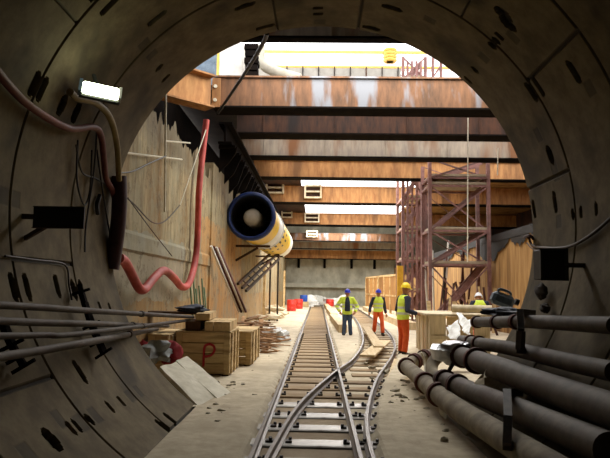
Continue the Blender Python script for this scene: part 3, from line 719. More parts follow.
# sprayed P
a = []; cx, cz = -.02, .0
st = [(P(203, 367, 11.1)), (P(203.5, 357, 11.1)), (P(204.5, 347, 11.1)), (P(209, 344.5, 11.1)), (P(213.5, 346.5, 11.1)), (P(214, 351, 11.1)), (P(210.5, 355.5, 11.1)), (P(204.5, 357, 11.1))]
pts = smooth_path(st, 6); mb = MB(); vs = []; fs = []
for i, p in enumerate(pts):
    t = (pts[min(i+1, len(pts)-1)]-pts[max(i-1, 0)]); t.y = 0; t.normalize(); s = Vector((t.z, 0, -t.x))*.022
    for q in (p+s, p-s): vs.append((q.x-c0.location.x, 11.136-c0.location.y-.002-.0001*i, q.z))
fs = [(2*i, 2*i+1, 2*i+3, 2*i+2) for i in range(len(pts)-1)]
obj('letter_mark', mb.add(vs, fs), m_paint, c0)
crate(-2.25, -1.36, 12.55, 14.2, .76, 'smaller wooden crate directly behind the one with the red P')
crate(-3.05, -2.68, 10.9, 12.3, .8, 'plain narrow crate between the left wall and the red-P crate', slats=3)
# timbers stacked on the crate
def stick(name, a, b, w, h, m, label, cat, group=None): return tag(obj(name, MB().bar(a, b, w, h), m, bevel=.006, origin=(Vector(a)+Vector(b))/2), label, cat, group)
zt = .874
for i, (px0, py0, nm) in enumerate(((210, 333, 'x'), (219, 333, 'x'), (227, 333, 'x'))):
    x = P(px0, py0, 11.3).x
    stick('squared_timber', (x, 11.15, zt+.09), (x-.05, 12.5, zt+.09), .15, .17, m_wood, ['end-cut pale timber on the red-P crate, left of the bottom three', 'middle one of the three pale timbers lying on the red-P crate', 'rightmost of the three pale timbers lying on the red-P crate'][i], 'timber', 'timbers on the crate')
x = P(203, 325, 11.3).x
stick('squared_timber', (x, 11.25, zt+.255), (x-.1, 12.6, zt+.255), .26, .13, m_wood, 'wide pale timber on top of the stack on the red-P crate', 'timber', 'timbers on the crate')
x = P(198, 333, 11.3).x
stick('dark_baulk', (x-.08, 11.2, zt+.09), (x-.15, 12.4, zt+.09), .28, .17, m_wood_dark, 'dark timber baulk beside the pale timbers on the crate', 'timber')
stick('dark_plank', P(146, 312, 11.3), P(196, 313, 11.9), .3, .05, m_wood_dark, 'long dark plank above the narrow crate by the left wall', 'plank')
def lump(mb, c, s, seed=0, amp=.25, n=20, m=12):
    o = len(mb.v); mb.ball((0, 0, 0), 1, n, m)
    for i in range(o, len(mb.v)):
        v = Vector(mb.v[i]); k = 1+amp*noise.noise(v*1.9+Vector((seed*7.3, seed*3.1, seed)))
        mb.v[i] = (c[0]+v.x*s[0]*k, c[1]+v.y*s[1]*k, c[2]+v.z*s[2]*k)
    return mb
q = P(192, 309, 11.7); tag(obj('rolled_tarp', lump(MB(), (q.x, q.y, q.z), (.3, .14, .08), 2, .6), m_tarp, smooth=True), 'blue-black rolled tarpaulin lying on the dark plank', 'tarp')
q = G(172, 362, .35); q = P(172, 353, 10.4); e = tag(obj('red_bag', lump(MB(), q, (.2, .17, .19), 4, .35), m_bagred, smooth=True), 'dark red bag behind the pale concrete slabs', 'bag')
q = P(154, 353, 10.2); tag(obj('grey_sack', lump(MB(), q, (.3, .2, .17), 9, .7), m_baggrey, smooth=True), 'crumpled grey sack left of the dark red bag', 'sack')
q = P(143, 346, 10.3); tag(obj('red_bag', lump(MB(), q, (.12, .1, .1), 6, .5), m_bagred, smooth=True), 'small dark red bundle left of the grey sack', 'bag')
# pale slabs
def slab(pts, th, label):
    n = Vector(pts[1]-pts[0]).cross(Vector(pts[3]-pts[0])).normalized()
    if n.z < 0: n = -n
    mb = MB(); N = 8; vs = []; fs = []
    for lay in (0, 1):
        for i in range(N+1):
            for j in range(N+1):
                a = pts[0].lerp(pts[1], i/N); b = pts[3].lerp(pts[2], i/N); p = a.lerp(b, j/N)
                j2 = noise.noise(p*3)*.025
                vs.append(p+n*(j2 if lay == 0 else -th))
    K = (N+1)**2
    for i in range(N):
        for j in range(N):
            a = i*(N+1)+j; fs += [(a, a+1, a+N+2, a+N+1), (K+a, K+a+N+1, K+a+N+2, K+a+1)]
    for i in range(N):
        fs += [(i, i+1, K+i+1, K+i), (N*(N+1)+i, K+N*(N+1)+i, K+N*(N+1)+i+1, N*(N+1)+i+1), (i*(N+1), K+i*(N+1), K+(i+1)*(N+1), (i+1)*(N+1)), (i*(N+1)+N, (i+1)*(N+1)+N, K+(i+1)*(N+1)+N, K+i*(N+1)+N)]
    return tag(obj('concrete_slab', mb.add(vs, fs), m_paleconc), label, 'slab', 'concrete slabs at the tunnel lip')
slab([G(204, 411, .03), G(226, 402, .03), P(176, 362, 10.0), P(160, 367, 9.2)], .12, 'pale concrete slab sloping at the tunnel lip, nearer the lining')
slab([G(222, 402, .06), G(234, 395, .06), P(187, 356, 10.6), P(176, 361, 10.2)], .1, 'pale narrow concrete slab sloping at the tunnel lip, beside the red-P crate')
# scrap pile
for i in range(130):
    Y = random.uniform(14.9, 19.5); x = random.uniform(-2.75, -1.15); t = max(0, 1-abs(x+1.95)/.85)
    z = random.uniform(.06, .12+.85*t); a = random.gauss(0.5, .9); L = random.uniform(.4, 1.2)
    dd = Vector((math.cos(a), math.sin(a), random.uniform(-.3, .3)))*L/2
    if x-abs(dd.x) < XL+.05: x = XL+.05+abs(dd.x)
    z = max(z, abs(dd.z)+.04)
    c = Vector((x, Y, z)); w = random.choice((.04, .06, .09, .14))
    stick('scrap_batten', c-dd, c+dd, w, random.choice((.025, .04)), m_scrap, 'loose brown scrap batten in the heap beyond the crates', 'scrap wood', 'scrap battens in the heap')
for i, (px, py, Y, s) in enumerate(((274, 337, 19.8, .4), (281, 341, 18.5, .3))):
    q = P(px, py, Y); tag(obj('plastic_sack', lump(MB(), (q.x, q.y, max(q.z, .15)), (s, s*.8, .22), 11+i, .8), m_plastic, smooth=True), ['white crumpled plastic sack at the foot of the scrap heap', 'small white plastic heap nearest the left rail'][i], 'sack')
# leaning poles
for i in range(4):
    a = P(211+i*2.6, 246+i*.6, 17.0+i*.1); b = P(239+i*2.4, 312, 18.6); a.x = max(a.x, XL+.03); 
    tag(obj('leaning_pole', MB().tube([b, a], .035, 10), (m_white, m_rustred, m_white, m_scaf)[i], smooth=True), ['white pole leaning on the left wall, leftmost of the bundle', 'rust red pole leaning beside the leftmost white pole', 'white pole leaning second from the right of the bundle', 'dull red pole at the right side of the leaning bundle'][i], 'pole', 'poles leaning on the left wall')
for i in range(6):
    b = G(195+i*3.0, 312, .0); b = Vector((XL+.25, 14.3+i*.35, .0)); a = Vector((XL+.04, 14.35+i*.36, 1.75+.15*math.sin(i*2)))
    tag(obj('green_rod', MB().tube([b, a], .022, 8), m_green, smooth=True), 'thin green rod standing against the orange lower left wall', 'rod', 'green rods against the left wall')
# access stair frame under the duct
e = empty('steel_stair', P(277, 322, 29), 'dark steel stair frame with sloping rails below the yellow duct', 'stair')
Ys = 29
foot = [P(278, 318.5, Ys), P(270, 317, Ys)]
obj('post', relE(MB().tube([(P(278.5, 254, Ys).x, Ys, 0), P(278.5, 254, Ys)], .045, 8), e), m_iron, e); obj('post', relE(MB().tube([(P(270.5, 262, Ys).x, Ys, 0), P(270.5, 262, Ys)], .045, 8), e), m_iron, e)
for k, (a, b) in enumerate((((238, 284), (272, 252)), ((242, 288), (276, 255)), ((246, 291), (279, 259)))):
    obj('stair_rail', relE(MB().bar(P(*a, 22.5), P(*b, Ys), .09), e), m_iron, e)
obj('landing', relE(MB().bar(P(271, 252, Ys), P(280, 256, Ys), .35, .06), e), m_iron, e)
for t in np.linspace(.1, .9, 7):
    obj('tread', relE(MB().bar(P(238, 284, 22.5).lerp(P(272, 252, Ys), t), P(246, 291, 22.5).lerp(P(279, 259, Ys), t), .1, .04), e), m_iron, e)
# posts along left wall farther back
for i, (px, Y) in enumerate(((264, 33), (284, 47))):
    q = P(px, 300, Y); tag(obj('timber_post', MB().bx(q.x-.07, q.x+.07, Y-.07, Y+.07, 0, 3.0), m_wood), ['upright timber post left of the stair frame', 'upright timber post beside the far red drums'][i], 'post')
# drums
def drum(q, r, h, m, label):
    mb = MB().lathe([(0, 0), (r*.97, 0), (r, .02), (r, h*.32), (r*1.03, h*.34), (r, h*.36), (r, h*.64), (r*1.03, h*.66), (r, h*.68), (r, h-.02), (r*.97, h), (r*.9, h), (r*.9, h-.03), (0, h-.03)], (q.x, q.y, 0), n=24)
    return tag(obj('drum', mb, m, smooth=True), label, 'drum')
drum(P(291.5, 308, 42), .33, .86, m_red, 'big red drum nearest along the left wall in the distance')
drum(P(298.5, 307, 47), .33, .82, m_red, 'second red drum just beyond the nearest one')
drum(P(330, 304, 55), .36, .7, m_red, 'lone red drum at the foot of the end wall')
q = P(300, 303, 51); cr1 = crate(q.x-.1, q.x+.7, 51, 52, .5, 'small crate in the distance carrying the blue drum', 2)
mb = MB().lathe([(0, 0), (.3, 0), (.32, .03), (.32, .5), (.3, .55), (0, .55)], (q.x+.3, 51.5, .53), n=20); tag(obj('drum', mb, m_blueplastic, smooth=True), 'blue plastic drum standing on a small crate beyond the red drums', 'drum')
# sheets at the end wall
for i, (px, Y, sx) in enumerate(((308, 54, .9), (318, 55.5, 1.1), (340, 56, 1.2))):
    q = P(px, 300, Y); tag(obj('plastic_sheet_heap', lump(MB(), (q.x, q.y, .35), (sx, .5, .6), 21+i, .8), m_plastic, smooth=True), ['white plastic heap beside the blue drum at the end wall', 'white plastic heap left of the lone red drum', 'white plastic heap behind the jeans-wearing worker'][i], 'plastic sheet')
for i in range(12):
    x = random.uniform(-2.7, -1.9); y = random.uniform(27, 36); L = random.uniform(.5, .9)
    tag(obj('cement_bag', lump(MB(), (x, y, .12+random.choice((0, .2, .4))), (.4, .28, .13), 31+i, .4, 14, 8), m_boxwood, smooth=True), 'pale beige bag heaped along the left wall beyond the stair', 'bag', 'beige bags along the left wall')

# ------------------------------------------------------------------ ventilation duct
a = P(251, 216, 20.0); b = P(278, 243, 32.0); ax = (b-a).normalized(); LL = (b-a).length; r = .80
e = empty('ventilation_duct', a, 'yellow fan duct with blue rim hanging at the left wall', 'duct')
qa = ax
def cyl(z0, z1, ro, ri): return MB().lathe([(ri, z0), (ro, z0), (ro, z1), (ri, z1)], (0, 0, 0), qa, 48, closed=True)
obj('rim', MB().lathe([(r*.86, .0), (r*.92, -.05), (r*1.0, -.03), (r*1.04, .03), (r*1.04, .18), (r*.86, .18)], (0, 0, 0), qa, 48, closed=True), m_blue, e, smooth=True)
obj('casing', cyl(.18, 2.4, r*.99, r*.86), m_yellow, e, smooth=True)
obj('white_band', cyl(2.4, 4.2, r*.995, r*.86), m_white, e, smooth=True)
yel = obj('yellow_section', cyl(4.2, LL*.82, r*1.0, r*.86), m_yellow, e, smooth=True)
obj('flange', cyl(4.15, 4.28, r*1.05, r*.9), m_white, e, smooth=True)
obj('tail_section', cyl(LL*.82, LL, r*.98, r*.86), m_white, e, smooth=True)
obj('inner_lining', MB().lathe([(r*.855, .02), (r*.855, 2.6), (0, 2.6)], (0, 0, 0), qa, 40), m_ductdark, e, smooth=True)
hub = obj('fan_hub', MB().lathe([(0, .2), (.15, .21), (.26, .27), (.31, .4), (.31, 2.0)], (0, 0, 0), qa, 32), m_hub, e, smooth=True)
for k in range(8):
    an = 2*math.pi*k/8; q = ax.to_track_quat('Z', 'Y').to_matrix()
    p0_ = q @ Vector((.28*math.cos(an), .28*math.sin(an), 1.4)); p1_ = q @ Vector((.68*math.cos(an), .68*math.sin(an), 1.4))
    obj('fan_blade', MB().bar(p0_, p1_, .22, .03), m_ductdark, hub)
q = ax.to_track_quat('Z', 'Y').to_matrix(); mb = MB()
b0 = (CAM-a); b0 = (b0-ax*b0.dot(ax)).normalized(); b1 = ax.cross(b0)
for row in range(2):
    for k in range(7):
        th_ = math.radians(-60+k*18+row*2); v = b0*math.cos(th_)+b1*math.sin(th_); z = ax*(5.0+row*1.6); tv = -b0*math.sin(th_)+b1*math.cos(th_); zd = q @ Vector((0, 0, 1))
        hh = .045; ww = random.uniform(.2, .5); c = v*(r+.006)+z
        mb.add([c-tv*hh-zd*ww, c+tv*hh-zd*ww, c+tv*hh+zd*ww, c-tv*hh+zd*ww], [(0, 1, 2, 3)])
# which side faces the camera is tested so the lettering lies on the outer right flank
obj('lettering', mb, m_black, yel)
for t in (.2, .8):
    p = a.lerp(b, t); tag(obj('duct_bracket', MB().bar((XL, p.y, p.z-.85), (p.x+.45, p.y, p.z-.85), .16, .08).bar((XL, p.y, p.z-1.4), (p.x, p.y, p.z-.9), .08), m_rust_dark), ['steel wall bracket under the front of the yellow duct', 'steel wall bracket under the rear of the yellow duct'][t > .5], 'bracket')

# ------------------------------------------------------------------ scaffold towers
def tower(x0, x1, y0, y1, z1, lev, rw, label, decks=True, stair=False):
    e = empty('scaffold_tower', ((x0+x1)/2, (y0+y1)/2, 0), label, 'scaffold')
    for x in (x0, x1):
        for y in (y0, y1): obj('post', relE(MB().bx(x-rw, x+rw, y-rw, y+rw, 0, z1), e), m_scaf, e)
    for i, z in enumerate(lev):
        for y in (y0, y1): obj('ledger', relE(MB().bar((x0, y, z), (x1, y, z), rw*1.2), e), m_scaf, e)
        for x in (x0, x1): obj('transom', relE(MB().bar((x, y0, z), (x, y1, z), rw*1.2), e), m_scaf, e)
        if decks and i: obj('deck', relE(MB().bx(x0+.05, x1-.05, y0-.02, y1-.1, z+rw, z+rw+.1), e), m_scafdeck, e)
        z2 = lev[i+1] if i+1 < len(lev) else z1
        if z2-z > .7:
            for y in (y0, y1):
                obj('brace', relE(MB().bar((x0, y-.02, z), (x1, y-.02, z2), rw*(.9 if y == y0 else .5)), e), m_scaf, e); obj('brace', relE(MB().bar((x1, y+.02, z), (x0, y+.02, z2), rw*(.9 if y == y0 else .5)), e), m_scaf, e)
            if stair:
                for t in (-.25, .25): obj('stair_stringer', relE(MB().bar((x0+.1, (y0+y1)/2+t, z), (x1-.1, (y0+y1)/2+t, z2), .08, .2), e), m_scaf, e)
    return e
xa, xb = P(430, 250, 24.9).x, P(489, 250, 24.9).x
tower(xa, xb, 24.9, 26.6, P(460, 159, 24.9).z, [.15]+[P(460, yy, 24.9).z for yy in (265, 231, 186, 178)], .07, 'broad red scaffold tower with cross braces in front of the orange wall', True, True)
xa, xb = P(403, 250, 29.0).x, P(426, 250, 29.0).x
tw = tower(xa, xb, 29.0, 31.0, 13.2, [.15, 1.6, 3.1, 4.6, 6.1, 7.6, 9.1, 10.6, 12.1], .07, 'narrow tall red stair tower rising through the girders', True, True)
xc = P(441, 60, 29).x
for x in (P(433, 60, 29).x, xc): obj('upright', relE(MB().bx(x-.06, x+.06, 29.0, 29.12, ZB+1.2, 13.2), tw), m_scaf, tw)
for z in (9.2, 10.4, 11.6): obj('ledger', relE(MB().bar((xb, 29.06, z), (xc, 29.06, z), .09), tw), m_scaf, tw); obj('brace', relE(MB().bar((xb, 29.0, z), (xc, 29.0, z+1.2), .08), tw), m_scaf, tw)
obj('ledger', relE(MB().bar((xb, 29.06, ZB+1.2), (xc, 29.06, ZB+1.2), .1), tw), m_scaf, tw)
for x in np.linspace(xa, xb, 6)[1:-1]: obj('upright', relE(MB().bx(x-.05, x+.05, 28.95, 29.05, 0, 13), tw), m_scaf, tw)
# propping clutter inside the broad tower
for i in range(14):
    x = random.uniform(4.4, 7.0); y = random.uniform(26.9, 28.4); h = random.uniform(2.0, 4.4); dx = random.uniform(-.5, .5)
    tag(obj('steel_prop', MB().tube([(x, y, 0), (x+dx, y+random.uniform(-.1, .1), h)], .05, 8), random.choice((m_scaf, m_iron, m_rustred, m_white)), smooth=True), 'loose steel prop standing behind the broad scaffold tower', 'prop', 'steel props behind the scaffold')
# low clutter of boards leaning behind the wooden box
for i in range(16):
    x = 3.9+i*.19+random.uniform(-.05, .05); y = random.uniform(21.5, 23.8); h = random.uniform(.9, 1.9)
    tag(obj('leaning_board', MB().bar((x, y, 0), (x+random.uniform(-.25, .25), y+.3, h), random.uniform(.06, .16), .04), random.choice((m_wood, m_crate, m_scrap, m_rustred))), 'board standing among the clutter at the foot of the scaffold', 'board', 'boards at the scaffold foot')
# yellow mast behind worker
q = P(400, 300, 27); tag(obj('yellow_post', MB().bx(q.x-.13, q.x+.13, 26.87, 27.13, 0, 2.75).bx(q.x-.2, q.x+.2, 26.8, 27.2, 0, .06), m_ochre_post), 'ochre yellow square post behind the yellow-helmet worker', 'post')
# formwork panels in the distance
for i, (p0_, p1_) in enumerate((((366, 47), (378, 42)), ((379, 41.5), (397, 36)))):
    a0 = P(p0_[0], 306, p0_[1]); a1 = P(p1_[0], 306, p1_[1]); e = empty('formwork_shutter', ((a0.x+a1.x)/2, (a0.y+a1.y)/2, 0), ['orange plywood formwork panel, farther of the pair behind the workers', 'orange plywood formwork panel, closer of the pair behind the workers'][i], 'panel', 'formwork panels behind the workers')
    h = 2.55; A0 = Vector((a0.x, a0.y, 0)); A1 = Vector((a1.x, a1.y, 0))
    obj('sheet', relE(MB().bar(A0+Vector((0, 0, h/2+.2)), A1+Vector((0, 0, h/2+.2)), .06, h-.4), e), m_form, e)
    for t in (0, .33, .66, 1): p = A0.lerp(A1, t); obj('stud', relE(MB().bx(p.x-.07, p.x+.07, p.y-.14, p.y-.02, 0, h), e), m_wood, e)
    obj('rail_batten', relE(MB().bar(A0+Vector((0, -.08, h)), A1+Vector((0, -.08, h)), .12), e), m_wood, e); obj('rail_batten', relE(MB().bar(A0+Vector((0, -.08, 1.3)), A1+Vector((0, -.08, 1.3)), .1), e), m_wood, e)

# ------------------------------------------------------------------ wooden box beside the worker
bx0, by0 = 2.78, 15.0
e = empty('formwork_box', (bx0+.6, by0+1, 0), 'weathered pale wooden box with overhanging top beside the yellow-helmet worker', 'box')
obj('side_board', relE(MB().bx(bx0, bx0+.04, by0+.05, by0+2.0, .02, 1.06), e), m_boxwood, e)
for i in range(4): obj('front_board', relE(MB().bx(bx0+.08+i*.33, bx0+.38+i*.33, by0, by0+.04, .02, 1.06-.02*(i % 2)), e), m_crate if i in (1, 2) else m_boxwood, e, bevel=.004)
for x in (bx0, bx0+1.36):
    for y in (by0-.02, by0+1.9): obj('corner_post', relE(MB().bx(x-.03, x+.1, y, y+.1, 0, 1.06), e), m_boxwood, e, bevel=.006)
obj('cross_rail', relE(MB().bx(bx0, bx0+1.4, by0-.05, by0-.005, .5, .58), e), m_boxwood, e)
obj('top_board', relE(MB().bx(bx0-.12, bx0+1.5, by0-.15, by0+2.1, 1.06, 1.12), e), m_boxwood, e, bevel=.01)
for k in range(3): obj('side_batten', relE(MB().bx(bx0-.04, bx0, by0+.3+k*.6, by0+.42+k*.6, .02, 1.06), e), m_boxwood, e)
# pale tube on the box
q0, q1 = P(452, 308.5, 15.3), P(492, 309.5, 15.0); q0.z = max(q0.z, 1.12+.1); q1.z = q0.z
tag(obj('cardboard_tube', MB().lathe([(.07, 0), (.1, 0), (.1, (q1-q0).length), (.07, (q1-q0).length)], q0, (q1-q0), 20, closed=True), m_boxwood, smooth=True), 'pale beige tube lying on top of the wooden box', 'tube')

# ------------------------------------------------------------------ right side pipes
def pipe(pts, r, m, label, flanges=(), name='steel_pipe', rr=1.28, fm=None, group='pipes along the right lining', n=5):
    path = smooth_path(pts, n); e = empty(name, pts[0], label, 'pipe', group)
    obj('barrel', relE(MB().tube(path, r, 20), e), m, e, smooth=True)
    L = [0]
    for i in range(1, len(path)): L.append(L[-1]+(path[i]-path[i-1]).length)
    for f in flanges:
        t = f*L[-1]; i = max(k for k in range(len(path)-1) if L[k] <= t+1e-9); dr = (path[i+1]-path[i]).normalized(); p = path[i]+dr*(t-L[i])
        obj('flange', relE(MB().lathe([(r*.9, -.045), (r*rr, -.045), (r*rr, -.008), (r*rr*.93, -.008), (r*rr*.93, .008), (r*rr, .008), (r*rr, .045), (r*.9, .045)], p, dr, 24, closed=True), e), fm or m_rustred, e, smooth=True)
    return e
pipe([P(406, 366, 11.2), C(448, 402, .26), C(489, 429, .24), C(534, 457, .24), C(600, 498, .24)], .125, m_pipe_pale, 'dusty pale pipe lowest and nearest to the track', (.01, .28, .42))
pipe([P(409, 365, 11.35)+Vector((0, .1, .0)), P(425, 357, 11.9), P(445, 350, 12.3), P(472, 340, 12.6)], .12, m_pipe_pale, 'dusty pipe running off to the right from the elbow at the track', (.12, .3))
pipe([C(441, 379, .3), C(472, 392, .28), C(514, 409, .26), C(556, 427, .26), C(610, 450, .26)], .12, m_pipe, 'dark pipe just above the lowest pale pipe', (.05, .18))
pipe([P(440, 379, 9.6), P(432, 372, 9.9), P(434, 361, 10.1), P(446, 353, 10.2), P(460, 352, 10.0)], .1, m_pipe_pale, 'grey bent elbow pipe behind the end of the lowest pipe', ())
pipe([P(452, 353, 9.8), C(489, 365, .3), C(540, 385, .28), C(609, 410, .28), C(660, 428, .28)], .135, m_pipe, 'thick dark pipe with silver wrap at its end', (.14, .3))
pipe([P(462, 340, 10.5), C(483, 344, .24), C(514, 349, .22), C(560, 360, .22), C(615, 372, .22)], .085, m_pipe, 'slim dark pipe between the thick pipe and the top pipe', (.2, .33))
pipe([P(477, 322, 9.3), C(505, 322, .3), C(538, 322, .28), C(615, 325.5, .28)], .075, m_pipe, 'topmost dark pipe with red flanges on the right lining', (.0, .27, .45))
pipe([C(520, 371, .14), C(565, 388, .14), C(612, 403, .14)], .06, m_pipe, 'thin dark pipe tucked behind the thick pipe at the lining', ())
# silver foil wrap
tag(obj('foil_wrap', lump(MB(), P(452, 353, 9.2), (.28, .24, .18), 44, .6), m_foil, smooth=True), 'crumpled silver foil wrapped round the end of the thick pipe', 'foil')
# plastic sheet draped by the box
def sheet(pts, label, name='plastic_sheet', m=m_plastic):
    N = 12; vs = []; fs = []
    for i in range(N+1):
        for j in range(N+1):
            a = pts[0].lerp(pts[1], i/N); b = pts[3].lerp(pts[2], i/N); p = a.lerp(b, j/N)
            vs.append(p+Vector((noise.noise(p*5)*.08, noise.noise(p*5+Vector((9, 0, 0)))*.1, noise.noise(p*6+Vector((0, 7, 0)))*.06)))
    for i in range(N):
        for j in range(N): k = i*(N+1)+j; fs.append((k, k+1, k+N+2, k+N+1))
    return tag(obj(name, MB().add(vs, fs), m, smooth=True), label, 'plastic sheet')
sheet([P(456, 312, 14.7), P(476, 322, 13.5), P(468, 336, 12.9), P(462, 330, 13.6)], 'white plastic sheet hanging from the corner of the wooden box')
sheet([P(446, 325, 14.5), P(458, 320, 14.2), P(462, 341, 13.2), P(449, 338, 13.8)], 'smaller crumpled plastic sheet in front of the wooden box')
sheet([C(486, 373, .5), C(489, 376, .5), C(478, 388, .42), C(474, 386, .42)], 'small white paper tag stuck between the dark pipes', 'paper_tag', m_paleconc)
sheet([C(441, 408, .16), C(447, 410, .16), C(446, 420, .12), C(440, 418, .12)], 'pale cloth strip hanging off the lowest pipe flange', 'cloth_strip', m_paleconc)
# blue grey canister
q = P(502, 300, 9.4); e = empty('jerry_can', q, 'blue-grey plastic canister lying on the topmost pipe', 'canister')
rot = Matrix.Rotation(.35, 3, 'Y')
obj('body', MB().box((0, 0, 0), (.34, .22, .2), rot), m_bluegrey, e, bevel=.05); obj('cap', MB().lathe([(0, 0), (.05, 0), (.05, .06), (0, .06)], rot @ Vector((.19, 0, .05)), rot @ Vector((1, 0, 0)), 14), m_black, e, smooth=True)
obj('handle', MB().tube(smooth_path([rot @ Vector(v) for v in ((-.1, 0, .1), (-.08, 0, .15), (.08, 0, .15), (.1, 0, .1))], 4), .02, 8), m_bluegrey, e, smooth=True)
tag(obj('rag', lump(MB(), P(508, 313, 9.0), (.3, .15, .07), 51, .8), m_tarp, smooth=True), 'dark rag bundled on the topmost pipe under the canister', 'rag')
hose('black_hose', [P(447, 374, 9.0), P(455, 360, 9.0), P(460, 348, 9.1), P(468, 343, 9.2), P(476, 350, 9.1), P(479, 362, 8.9)], .03, m_black, 'black hose looped over the silver-wrapped pipe end', 'hose')
hose('pale_rope', [P(421, 352, 10.8), P(424.5, 360, 10.8), P(425, 372, 10.6), P(426, 380, 10.4)], .015, m_string, 'pale rope hanging over the pipe elbow near the track', 'rope')
# pipe brackets
for i, (x, y0, y1) in enumerate(((507, 392, 446), (520, 312, 350))):
    a, b = C(x, y0, .5), C(x+2, y1, .06)
    mb = MB().bar(a, C(x+1, (y0+y1)/2, .47), .07).bar(C(x+1, (y0+y1)/2, .47), C(x, y1, .38), .07).bar(C(x, y1, .38), C(x+10, y1+2, .07), .07).bar(a, C(x+13, y0+1, .07), .07)
    tag(obj('pipe_bracket', mb, m_iron), ['dark steel bracket holding the two lower pipes', 'dark steel bracket at the topmost pipe', 'dark steel bracket behind the silver wrapped pipe'][i], 'bracket', 'pipe brackets on the right lining')
# debris
mb = MB()
for i in range(150):
    if i < 60: x, y = random.uniform(1.0, 1.7), random.uniform(6.5, 14)
    elif i < 100: x, y = random.uniform(-1.75, -1.15), random.uniform(6.8, 10.5)
    else: x, y = random.uniform(-1.5, 2.4), random.uniform(9, 24)
    s = random.uniform(.012, .045) if i > 12 else random.uniform(.04, .06)
    if -.75 < x < 1.0 or (y < LIP+.3 and not -1.5 < x < 1.55): continue
    lump(mb, (x, y, .06+s*.3), (s*random.uniform(.8, 1.6), s, s*.7), i, .7, 7, 5)
o = obj('rubble', mb, m_stone); tag(o, 'small broken stones scattered over the dusty ground', 'rubble', kind='stuff')

# ------------------------------------------------------------------ left lining: rack pipes, hoses, fittings
L4 = [(((-30, 303), (0, 305), (50, 308), (93, 311)), (193, 317), 'uppermost dark pipe of the rack on the left lining', .032),
      (((-30, 320), (0, 321), (50, 323), (100, 324)), (168, 326), 'second dark pipe down on the left lining rack', .032),
      (((-30, 337), (0, 336), (45, 335), (86, 333)), (190, 320), 'third dark pipe down on the left rack, tilting up to the crates', .027),
      (((-30, 363), (0, 357), (50, 349), (100, 340)), (157, 329), 'lowest dark pipe of the left lining rack, sloping steeply', .036)]
for (pts, end, label, r) in L4:
    pp = [C(x, y, .26) for x, y in pts]; q = P(end[0], end[1], 11.6); 
    pipe(pp+[q], r, m_pipe, label, (.55,), 'rack_pipe', 1.35, m_pipe, 'pipes on the left rack')
for i, (pa, pb, pc) in enumerate((((79, 284), (92, 325), (104, 353)), ((2, 320), (12, 345), (24, 366)))):
    px_ = smooth_path([(pa[0], pa[1], 0), (pb[0], pb[1], 0), (pc[0], pc[1], 0)], 4); pts = [C(q.x, q.y, .13) for q in px_]
    e = empty('pipe_rack', pts[4], ['dark steel pipe rack upright nearer the tunnel mouth, left lining', 'dark steel pipe rack upright at the left edge'][i], 'rack')
    mb = MB()
    for a, b in zip(pts, pts[1:]): mb.bar(a, b, .07, .05)
    obj('upright', relE(mb, e), m_black_steel, e)
    for t in (1, 4, 6, 8):
        p = pts[t]; rd = Vector((AX-p.x, 0, AZ-p.z)).normalized()
        obj('hook_arm', relE(MB().bar(p-rd*.11, p+rd*.1, .03), e), m_black_steel, e)
# dark panel
c = C(59, 217.5, .22); c.y = 6.15; c = P(59, 217.5, 5.75)
e = empty('wall_sign_board', c, 'dark rectangular plate standing off the left lining', 'sign board')
obj('plate', MB().box((0, 0, 0), (.5, .03, .2)), m_black, e, bevel=.004)
obj('bracket', MB().bar((-.1, .03, 0), (-.42, .12, .02), .05).bar((-.1, .03, -.06), (-.4, .15, -.2), .04), m_iron, e)
obj('rim', MB().bx(-.255, .255, -.02, .015, -.108, -.1).bx(-.255, .255, -.02, .015, .1, .108), m_iron, e)
# black box right
c = P(553.5, 264.5, 6.6); e = empty('black_speaker_box', c, 'black rectangular box mounted on the right lining', 'box')
obj('housing', MB().bx(-.13, .13, 0, .25, -.165, .165), m_black, e, bevel=.008)
obj('front_frame', MB().bx(-.145, -.12, -.02, .02, -.175, .175).bx(.12, .155, -.02, .02, -.175, .175).bx(-.145, .155, -.02, .02, .155, .175).bx(-.145, .155, -.02, .02, -.175, -.155), m_lamp_case, e)
obj('mount_arm', MB().bar((.1, .12, 0), (.42, .12, .0), .05), m_iron, e)
# lamp
a, b = C(82, 87.5, .14), C(118.5, 94.5, .14); ym = (a.y+b.y)/2; a = P(82, 87, 6.0); b = P(119, 95, 6.15); mid = (a+b)/2
e = empty('fluorescent_lamp', mid, 'lit white fluorescent lamp on the upper left lining', 'lamp')
ud = (b-a).normalized(); up = Vector((0, .35, 1)); nr = ud.cross(up).normalized(); up = nr.cross(ud)
if nr.y > 0: nr = -nr
rot = Matrix((ud, nr, up)).transposed(); L = (b-a).length
case = obj('case', MB().box(-nr*.05, (L+.04, .05, .17), rot), m_lamp_case, e, bevel=.006)
obj('diffuser', MB().box(nr*.005, (L, .07, .135), rot), m_tube, case, bevel=.02)
obj('end_cap', MB().box(-ud*(L/2+.015)+nr*.0, (.035, .09, .15), rot), m_bluegrey, e); obj('end_cap', MB().box(ud*(L/2+.01), (.025, .09, .14), rot), m_white, e)
obj('mount', MB().bar(-nr*.06, -nr*.06+Vector((-.12, .1, .25)), .03), m_lamp_case, e)
